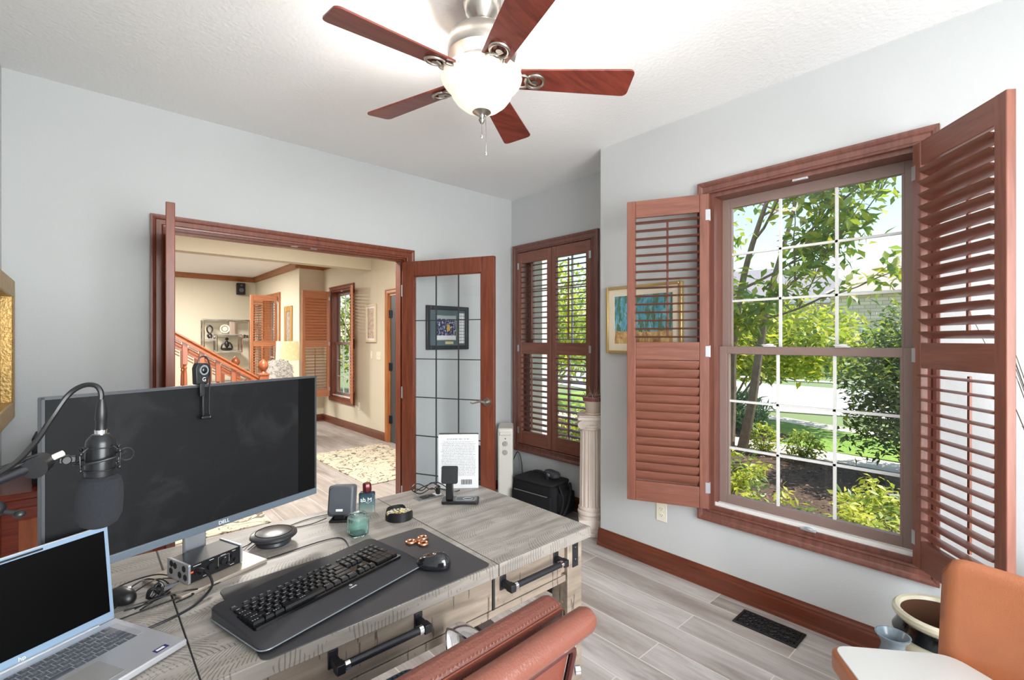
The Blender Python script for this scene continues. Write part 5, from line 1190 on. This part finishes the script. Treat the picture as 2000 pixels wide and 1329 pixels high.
MB().tube([(.055*math.cos(t), -.012, .055*math.sin(t)) for t in [2*PI*i/24 for i in range(24)]], .006, 6, closed=True).box(-.04,.04,-.03,.03,-.10,-.085).build('ring_and_stand', M('ornament_green', rgb(120,120,96), .5), s3)
s4 = tag(MB().box(-.05,.05,-.03,.03,0,.02).ball((-.02,0,.05),.028).ball((.03,0,.045),.024).build('small_ornament', M('bronze_ornament', rgb(88,74,50), .4, .5), loc=(EX+.76, EY, 1.456)), 'small bronze pair of ball ornaments at the right of the chrome shelf', 'ornament')
s5 = tag(MB().prism(rrect(-.04,.04,-.04,.04,.01), 0, .08).build('white_box', WHITE, loc=(EX+.62, EY, .635), bevel=.004), 'small white box on the lower shelf of the chrome unit', 'box')
WS = thing('wall_speaker', 'small black speaker mounted high on the far living room wall', 'speaker', (2.44, 11.30, 2.49))
MB().box(-.075,.075,-.15,-.03,-.12,.12).build('housing', BLACKM, WS, bevel=.008)
MB().box(-.02,.02,-.03,0,-.04,.10).build('bracket', BLACK, WS)
MB().cyl((0,-.15,-.03),(0,-.154,-.03),.045).cyl((0,-.15,.07),(0,-.154,.07),.022).build('drivers', GREYP, WS)
# floor lamp with drum shade
LP = thing('floor_lamp', 'lamp with cream drum shade in front of the living room shutters', 'lamp', (2.52, 8.40, 0))
g = G('lamp_shade_fabric'); v = g.n('TexVoronoi'); v.inputs['Scale'].default_value = 16; g.l(g.tc.outputs['Object'], v.inputs['Vector']); g.color(g.ramp(v.outputs['Distance'], (.1, rgb(240,230,196)), (.5, rgb(222,206,160)))); g.set(Roughness=.8, Emission_Strength=.25); g.b.inputs['Emission Color'].default_value = rgb(250,228,170)
MB().lathe([(.178,1.08),(.170,1.40),(.168,1.40),(.176,1.08)], 40).build('drum_shade', g.m, LP)
MB().cyl((0,0,.03),(0,0,1.30),.012).lathe([(0,0),(.14,0),(.14,.02),(.03,.035),(0,.035)], 32).build('stand', IRON, LP)
MB().cyl((-.17,0,1.39),(.17,0,1.39),.003, seg=6).ball((0,0,1.24),.035).build('bulb_and_spider', WHITE, LP)
# upholstered chair with fluffy throw
TH_ = thing('armchair', 'rounded upholstered living room chair with dark back', 'chair', (2.06, 7.45, 0), .3)
loft('back', [[(x*s, y*s, z) for x, y in subdiv_outline(rrect(-.24,.24,-.07,.07,.06))] for s, z in ((.9,.35),(1,.5),(1,.8),(.9,.95),(.65,1.03),(.3,1.06))], M('slate_upholstery', rgb(96,112,122), .8), TH_)
MB().prism(rrect(-.27,.27,-.05,.5,.06), .30, .46).build('seat', M('slate_upholstery2', rgb(96,112,122), .8), TH_, bevel=.03)
for x in (-.22,.22):
    for y in (-.02,.44): MB().cyl((x,y,0),(x,y,.31),.02).build('leg', STV, TH_)
loft('throw', [[(x*s, y*s, z) for x, y in subdiv_outline(rrect(-.20,.20,-.10,.10,.09))] for s, z in ((1.06,.70),(1.04,.85),(1.0,.98),(.8,1.07),(.5,1.115),(.15,1.125))], M('white_fur', rgb(226,224,218), .95, bump=1.0, bscale=60), None, loc=(2.10, 7.44, 0), rot=(0,0,.3))
tw = D.objects['throw']; a_ = rng.uniform(0, 2*PI, 2600); q_ = rng.uniform(0, 1, 2600); sq = 1.06-.30*q_**3-.65*np.clip(q_-.8,0,1)/.2*.8
leaves('fur', np.stack([.205*sq*np.cos(a_), .105*sq*np.sin(a_), .72+.40*q_], 1), .05, M('fur_strand', rgb(226,224,218), .95), tw, -.2, .3)
tag(D.objects['throw'], 'fluffy white throw draped over the living room chair back', 'throw')

# ============================================================ OUTSIDE
GZ = -.42
def leafmat(name, c1, c2, tr=.5):
    g = G(name); nt = g.nt; geo = g.n('NewGeometry'); col = g.ramp(geo.outputs['Random Per Island'], (0, c1), (1, c2))
    g.nt.nodes.remove(g.b); df = g.n('BsdfDiffuse'); tl_ = g.n('BsdfTranslucent'); gl = g.n('BsdfGlossy'); gl.inputs['Roughness'].default_value = .45
    g.l(col, df.inputs[0]); g.l(g.mix(.35, col, rgb(200,220,60)), tl_.inputs[0]); a = g.n('MixShader'); a.inputs[0].default_value = tr; g.l(df.outputs[0], a.inputs[1]); g.l(tl_.outputs[0], a.inputs[2])
    b = g.n('MixShader'); b.inputs[0].default_value = .06; g.l(a.outputs[0], b.inputs[1]); g.l(gl.outputs[0], b.inputs[2]); g.l(b.outputs[0], nt.nodes['Material Output'].inputs[0]); return g.m
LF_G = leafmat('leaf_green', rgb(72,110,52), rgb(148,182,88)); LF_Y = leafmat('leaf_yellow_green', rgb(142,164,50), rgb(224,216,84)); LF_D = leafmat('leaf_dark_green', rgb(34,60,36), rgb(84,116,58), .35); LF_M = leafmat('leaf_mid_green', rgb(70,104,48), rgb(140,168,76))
BARK = M('bark_grey', rgb(146,130,112), .9, bump=.6, bscale=40, var=.2, vscale=12)
BARKD = M('bark_dark', rgb(70,58,48), .9, bump=.5, bscale=40)
# ground
gm = M('mulch_brown', rgb(84,66,54), .95, bump=1.0, bscale=40, var=.45, vscale=30)
wallbox('ground', [(2.9, 400, -200, 220, GZ-.3, GZ-.02)], M('far_grass', rgb(120,136,88), .95))
def flat(name, pts, z, mat, label=None, cat=None, kind=None, h=.02):
    o = MB().prism(pts, z-h, z).build(name, mat, smooth=False); 
    if kind: o['kind'] = kind
    if label: o['label'] = label
    if cat: o['category'] = cat
    return o
flat('mulch_bed', [(3.2,-6),(8.36,1.2),(8.4,2.9),(8.5,14),(3.2,14)], GZ, gm, 'dark brown mulch bed between the house and the front walk', 'mulch', 'stuff')
CONC = M('concrete_light', rgb(206,196,184), .9, bump=.2, bscale=50, var=.05, vscale=4)
flat('front_walk', [(8.36,-14),(8.95,-14),(9.0,1.4),(9.15,3.2),(9.1,14),(8.5,14),(8.4,2.8),(8.33,1.3)], GZ+.012, CONC, kind='structure')
g = G('lawn_grass'); n = g.noise(g.map((1,1,1)), 30, 6, .7); n2 = g.noise(g.map((1,1,1)), .7, 3); c = g.ramp(n, (.3, rgb(78,118,44)), (.55, rgb(124,160,66)), (.75, rgb(164,190,90))); g.color(g.mix(.35, c, g.ramp(n2, (.35, rgb(96,134,50)), (.65, rgb(176,192,92))))); g.set(Roughness=.95); g.bump(n, .6, .02); LAWN = g.m
flat('lawn', [(9.0,-30),(11.2,-30),(11.25,2.9),(11.9,4.6),(14,11),(9.1,11),(9.15,3.2)], GZ+.004, LAWN, 'bright green front lawn between the front walk and the public sidewalk', 'grass', 'stuff')
flat('sidewalk', [(11.2,-30),(11.75,-30),(11.8,2.7),(12.5,4.6),(15,12),(14.2,12),(11.9,4.6),(11.25,2.9)], GZ+.014, CONC, kind='structure')
flat('street', [(13.6,-40),(22,-40),(20.8,2),(21.4,8),(26,30),(18,30),(12.95,5.6),(13.8,2.7)], GZ+.01, M('street_concrete', rgb(188,184,180), .9, var=.04, vscale=2), kind='structure')
flat('far_sidewalk', [(23.4,-40),(24.2,-40),(24.4,8),(30,34),(29,34),(23.6,9)], GZ+.02, CONC, kind='structure')
flat('side_mulch_bed', [(9.2,3.15),(9.95,3.2),(10.35,3.6),(11.0,5.2),(11.4,8),(9.2,8)], GZ+.02, gm, 'mulch bed beyond the front walk around the lavender plants', 'mulch', 'stuff')
# mulch chips
C = np.stack([rng.uniform(3.4, 8.2, 5000), rng.uniform(-.5, 7, 5000), np.full(5000, GZ+.012)], 1); C = C[C[:,1] > (C[:,0]-3.2)*1.3-5.8]
tag(leaves('mulch_chips', C, .06, M('mulch_chip', rgb(120,98,82), .9, var=.5, vscale=5), droop=0, wide=.35), 'loose bark chips scattered over the mulch bed outside the window', 'mulch', kind='stuff')

def grow(mb, p, d, L, r, depth, tips, spread=.6, up=.15, seg=7, kids=(2,3)):
    pts = [p]; q = p; dd = d.normalized(); n = 4
    for i in range(n):
        dd = (dd+Vector((random.uniform(-1,1), random.uniform(-1,1), random.uniform(-.5,1)))*.13+Vector((0,0,up*.2))).normalized(); q = q+dd*L/n; pts.append(q)
    mb.tube(pts, [r*(1-.12*i) for i in range(n+1)], seg)
    if depth <= 1:
        for i in range(1, n+1): tips.append((pts[i], dd))
    if depth == 0: return
    for k in range(random.randint(*kids)):
        a = pts[random.choice((2,3,4))]; v = (dd+Vector((random.uniform(-1,1), random.uniform(-1,1), random.uniform(-.4,.9)))*spread).normalized()
        grow(mb, a, v, L*random.uniform(.6,.85), r*.55, depth-1, tips, spread, up, max(4, seg-1), kids)
def crown(tips, per, rad):
    C = []
    for p, d in tips:
        for _ in range(per): C.append((p.x+random.gauss(0,rad), p.y+random.gauss(0,rad), p.z+random.gauss(0,rad*.8)))
    return C
# the ornamental tree right outside the window
random.seed(21)
TR = thing('magnolia_tree', 'multi-stemmed ornamental tree with large leaves outside the large window', 'tree', (0,0,0))
m = MB(); tips = []
stems = [[(7.95,3.28,GZ-.05),(7.80,3.05,.4),(7.75,2.92,1.2),(7.70,2.75,2.1),(7.9,2.55,3.1),(7.9,2.35,4.0)],
         [(7.85,3.42,GZ-.05),(7.80,3.36,.5),(7.6,3.25,1.3),(7.4,3.0,2.4),(7.2,2.6,3.4),(7.0,2.2,4.1)],
         [(7.9,3.5,GZ-.05),(8.0,3.62,.6),(8.1,3.7,1.6),(8.0,3.9,2.7),(7.9,4.0,3.6)]]
for st in stems:
    m.tube(st, [.085,.07,.06,.045,.03,.018], 10, smooth=5)
for a, v, L, r in [((7.71,2.78,2.0),(-.35,-1,.45),1.1,.026),((7.45,3.05,2.2),(.1,-1,.35),.9,.024),((7.8,2.62,2.7),(-.2,-1,.5),1.2,.024),((7.3,2.8,2.9),(-.7,-.8,.3),1.1,.022),((7.7,2.8,1.75),(-.5,-1,.12),1.15,.02),
                   ((7.25,2.7,3.2),(0,-1,.3),1.0,.02),((7.5,3.1,1.9),(-.5,.3,.4),.9,.02),((7.9,2.5,3.3),(.3,.8,.5),1.0,.02),((8.05,3.8,2.2),(0,.9,.4),1.0,.02),((7.6,3.2,1.5),(-.8,-.6,.1),.8,.016)]:
    grow(m, Vector(a), Vector(v), L, r, 2, tips, .75, .1)
m.build('trunk_and_branches', BARK, TR)
C = crown(tips, 5, .13); leaves('foliage', C, .18, LF_G, TR, .35); leaves('sun_tinted_foliage', crown(tips, 4, .15), .18, LF_Y, TR, .35)  # second leaf set has the sunlit look put into its colour
# lower yellow-green foliage tree layer behind
def bush(name, label, cat, loc, rx, ry, rz_, n, size, mats, group=None, soff=(0,0), stems=12, base=.0, hollow=.55, stemmat=BARKD, dro=.2, sr=.012, wide=.42):
    t = thing(name, label, cat, loc, 0, group); m = MB()
    for k in range(stems):
        a = random.random()*6.28; u = random.uniform(.3,.9); e = Vector((rx*u*math.cos(a), ry*u*math.sin(a), base+rz_*(1.0+.8*random.random())))
        m.tube([(soff[0]+.12*rx*math.cos(a)*(.4 if soff[0] else 1), soff[1]+.12*ry*math.sin(a)*(.4 if soff[0] else 1), 0), tuple(Vector((e.x*.45, e.y*.45, e.z*.5))), tuple(e)], [sr, sr*.7, sr*.3], 5, smooth=3)
    m.build('stems', stemmat, t)
    for mt, frac in mats:
        k = int(n*frac); v = rng.normal(size=(k, 3)); v /= np.linalg.norm(v, axis=1)[:,None]; r = rng.uniform(hollow, 1.05, k)**.7
        lump = 1+.18*np.sin(v[:,0]*7+loc[0])*np.sin(v[:,1]*6+loc[1])+.12*np.sin(v[:,2]*9)
        C = v*(r*lump)[:,None]*np.array([rx, ry, rz_]); C[:,2] += base+rz_
        C = C[C[:,2] > .02]; leaves('foliage', C, size, mt, t, dro, wide)
    return t
bush('yellow_green_tree', 'low bright yellow-green tree crown behind the magnolia trunks', 'tree', (11.0, 3.95, GZ), 1.7, 2.1, .80, 7500, .18, ((LF_Y,.65),(LF_M,.35)), base=.95, hollow=.3, stems=3, sr=.03, soff=(-.35,1.0), stemmat=BARK)
bush('dark_shrub', 'tall dense dark green shrub at the right of the large window', 'shrub', (7.95, .82, GZ), 1.05, 1.05, 1.08, 15000, .10, ((LF_D,.62),(LF_G,.26),(LF_Y,.12)), base=.12, hollow=.25, stems=46, dro=-.2, sr=.013)
bush('boxwood_shrub', 'small round green shrub at the edge of the walk under the window centre', 'shrub', (8.13, 2.42, GZ), .26, .26, .20, 700, .07, ((LF_M,.7),(LF_Y,.3)), base=.04, stems=10, sr=.006)
bush('boxwood_shrub', 'small round green shrub just right of the magnolia trunks', 'shrub', (8.15, 3.0, GZ), .24, .24, .22, 700, .07, ((LF_M,.5),(LF_Y,.5)), base=.04, stems=10, sr=.006)
bush('bluish_perennial', 'spiky blue-green perennial clump beyond the walk', 'plant', (9.9, 4.3, GZ), .7, .7, .35, 1200, .26, ((leafmat('leaf_blue_green', rgb(86,124,112), rgb(150,176,158)),1.0),), base=.0, stems=8, dro=-.7, wide=.12)
# foreground plants right under the window
random.seed(8)
for i, (x, y, h, lb) in enumerate([(4.3,1.55,.45,'yellow-green leafy plant in the mulch at the lower left of the large window'),(4.75,1.05,.42,'yellow-green leafy plant in the mulch below the window centre'),(4.15,.62,.40,'yellow-tinged plant close under the lower right window panes'),
        (3.75,.85,.30,'low lime plant nearest the house wall under the window'),(5.4,.9,.40,'leafy green plant in the mulch behind the yellow ones'),(4.9,.25,.5,'leafy plant at the lower right corner of the large window'),(5.0,2.2,.55,'leafy plant in the mulch at the left edge of the large window'),
        (4.3,2.75,.75,'tall leafy plant outside the alcove window'),(4.9,3.9,.8,'yellow-green bush outside the alcove window')]):
    t = thing('garden_plant', lb, 'plant', (x, y, GZ)); m = MB(); C = []; h *= 1.25
    for k in range(12 if i < 7 else 26):
        a = random.random()*6.28; s = random.uniform(.15,.5)*(1 if i < 7 else 1.5); hh = h*random.uniform(.6,1.1); pts = [Vector((0,0,0)), Vector((s*.3*math.cos(a), s*.3*math.sin(a), hh*.6)), Vector((s*math.cos(a), s*math.sin(a), hh))]
        m.tube([tuple(p) for p in pts], [.004,.003,.0015], 5, smooth=3)
        for j in range(46): u = random.uniform(.3,1.05); p = pts[1].lerp(pts[2], (u-.3)/.75) if u > .3 else pts[1]; C.append((p.x+random.gauss(0,.05), p.y+random.gauss(0,.05), p.z+random.gauss(0,.03)))
    m.build('stems', M('green_stem', rgb(120,130,60), .7), t); k = len(C)//2
    leaves('foliage', C[:int(k*1.6)], .085, LF_Y, t, .1); leaves('foliage', C[int(k*1.6):], .085, LF_M, t, .1)
# foliage seen through the alcove and foyer windows
bush('garden_tree', 'leafy green tree outside the alcove window', 'tree', (9.6, 9.6, GZ), 2.2, 2.0, 1.7, 5200, .2, ((LF_G,.5),(LF_Y,.5)), base=.6, stems=10, sr=.05, hollow=.3)
bush('garden_tree', 'yellow-green tree further left beyond the alcove window', 'tree', (6.6, 6.9, GZ), 1.2, 1.1, 1.4, 3400, .16, ((LF_Y,.6),(LF_M,.4)), base=.7, stems=8, sr=.04, hollow=.3)
bush('garden_tree', 'green tree outside the far foyer window', 'tree', (7.4, 15.5, GZ), 1.6, 1.8, 1.8, 3200, .2, ((LF_M,.6),(LF_Y,.4)), base=.3, stems=8, sr=.05, hollow=.3)
wallbox('trim_6', [(3.62, 3.78, 3.55, 3.71, GZ, 2.92)], WHITE)     # porch column outside the alcove window
# distant trees and houses
random.seed(33)
far = [(30,16,3.4,3.0,'dark tree row behind the far lawn at the left'),(34,26,4,3.6,'broad dark tree left of the grey-roofed house'),(27,10.8,1.8,1.3,'round dark bush on the far lawn in front of the houses'),(29,8.2,1.7,1.2,'second round bush on the far lawn beside the driveway'),
       (72,14,6,6.2,'distant round tree between the two house roofs'),(40,3.5,3,2.2,'hedge mass in front of the stone house'),(46,30,6,5,'tall distant tree seen above the alcove window plants')]
for x, y, r, h, lb in far:
    bush('distant_tree', lb, 'tree', (x, y, GZ), r, r, h*.5, 2600, .16*r/1.6+.12, ((LF_D,.5),(LF_G,.5)), base=h*.12, stems=4, sr=.08, hollow=.6)
g = G('house_stone'); br = g.n('TexBrick'); br.inputs['Scale'].default_value = 1; br.inputs['Brick Width'].default_value = .8; br.inputs['Row Height'].default_value = .3; br.inputs['Mortar Size'].default_value = .02
br.inputs['Color1'].default_value = rgb(226,212,188); br.inputs['Color2'].default_value = rgb(204,190,166); br.inputs['Mortar'].default_value = rgb(160,148,128)
X, Y, Z = g.xyz(); cv = g.n('CombineXYZ'); g.l(g.math('ADD', X, Y), cv.inputs[0]); g.l(Z, cv.inputs[1]); g.l(cv.outputs[0], br.inputs['Vector']); g.color(br.outputs[0]); g.set(Roughness=.9); STONE = g.m
SHING = M('roof_shingle_grey', rgb(150,146,146), .9, var=.08, vscale=3); SHING2 = M('roof_shingle_tan', rgb(178,166,152), .9, var=.06, vscale=3); WGL = M('house_window_glass', rgb(110,142,160), .15)
def house(name, label, loc, rz, w, dpt, ze, zr, wallm, roofm, gable, wins):
    h = thing(name, label, 'house', loc, rz)
    MB().box(-w/2, w/2, 0, dpt, 0, ze).build('walls', wallm, h, smooth=False)
    o = .5; m = MB(); b = m.b.verts; x0, x1, y0, y1 = -w/2-o, w/2+o, -o, dpt+o; k = (y1-y0)/2
    v = [b.new(p) for p in ((x0,y0,ze),(x1,y0,ze),(x1,y1,ze),(x0,y1,ze),(x0+k*.8,(y0+y1)/2,zr),(x1-k*.8,(y0+y1)/2,zr))]
    for f in ((0,1,5,4),(1,2,5),(2,3,4,5),(3,0,4),(3,2,1,0)): m.b.faces.new([v[i] for i in f])
    m.build('roof', roofm, h, smooth=False)
    MB().box(x0, x1, y0-.02, y0+.1, ze-.22, ze+.02).build('fascia', WHITE, h, smooth=False)
    for gx, gw, gz, gzr, gy in gable:
        MB().prism([(gx-gw/2,0),(gx+gw/2,0),(gx+gw/2,gz),(gx,gzr),(gx-gw/2,gz)], 0, 3, T((0,gy+3,0),(PI/2,0,0))).build('gable_wall', wallm, h, smooth=False)
        q = MB(); sl_ = (gzr-gz)/(gw/2)
        for s in (-1, 1): q.prism([(gx,gzr+.05),(gx+s*(gw/2+.4),gz-.4*sl_+.05),(gx+s*(gw/2+.4),gz-.4*sl_+.30),(gx,gzr+.30)][::s], 0, 3.6, T((0,gy+3.2,0),(PI/2,0,0)))
        q.build('gable_roof', roofm, h, smooth=False)
        q = MB()
        for s in (-1, 1): q.prism([(gx,gzr-.1),(gx+s*(gw/2+.4),gz-.4*sl_-.1),(gx+s*(gw/2+.4),gz-.4*sl_+.1),(gx,gzr+.1)][::s], 0, .12, T((0,gy-.42,0),(PI/2,0,0)))
        q.build('barge_board', WHITE, h, smooth=False)
    for wx, wy, wz, ww, wh, ar in wins:
        pts = [(-ww/2,0),(ww/2,0),(ww/2,wh)]+([(ww/2*math.cos(t), wh+ww/2*math.sin(t)) for t in [PI*i/12 for i in range(1,12)]] if ar else [])+[(-ww/2,wh)]
        o = MB().prism(pts, 0, .08, T((wx, wy+.02, wz),(PI/2,0,0))).build('window', WGL, h, smooth=False)
        MB().tube([(wx+a, wy-.09, wz+b_) for a, b_ in pts], .07, 4, closed=True).cyl((wx,wy-.09,wz),(wx,wy-.09,wz+wh+(ww/2 if ar else 0)),.03, seg=4).cyl((wx-ww/2,wy-.09,wz+wh),(wx+ww/2,wy-.09,wz+wh),.03, seg=4).build('window_frame', WHITE, o, smooth=False)
    return h
house('stone_house', 'pale stone house with arched windows and front gable across the street', (50, 4.5, GZ), math.radians(-80), 16, 9, 5.9, 8.8, STONE, SHING2, ((3.2,5.2,5.9,8.3,-1.0),), ((3.4,-1.0,3.4,1.5,2.0,True),(-.4,0,3.2,2.4,.6,True),(-5,0,1.2,1.6,1.6,False)))
house('grey_roof_house', 'house with large grey hipped roof partly hidden by the magnolia', (60, 22, GZ), math.radians(-75), 20, 12, 6.2, 11.0, STONE, SHING, ((-3,6,6.2,8.6,-.6),), ((-3,-.6,3.0,1.4,1.6,True),(4,0,3,1.4,1.6,False)))
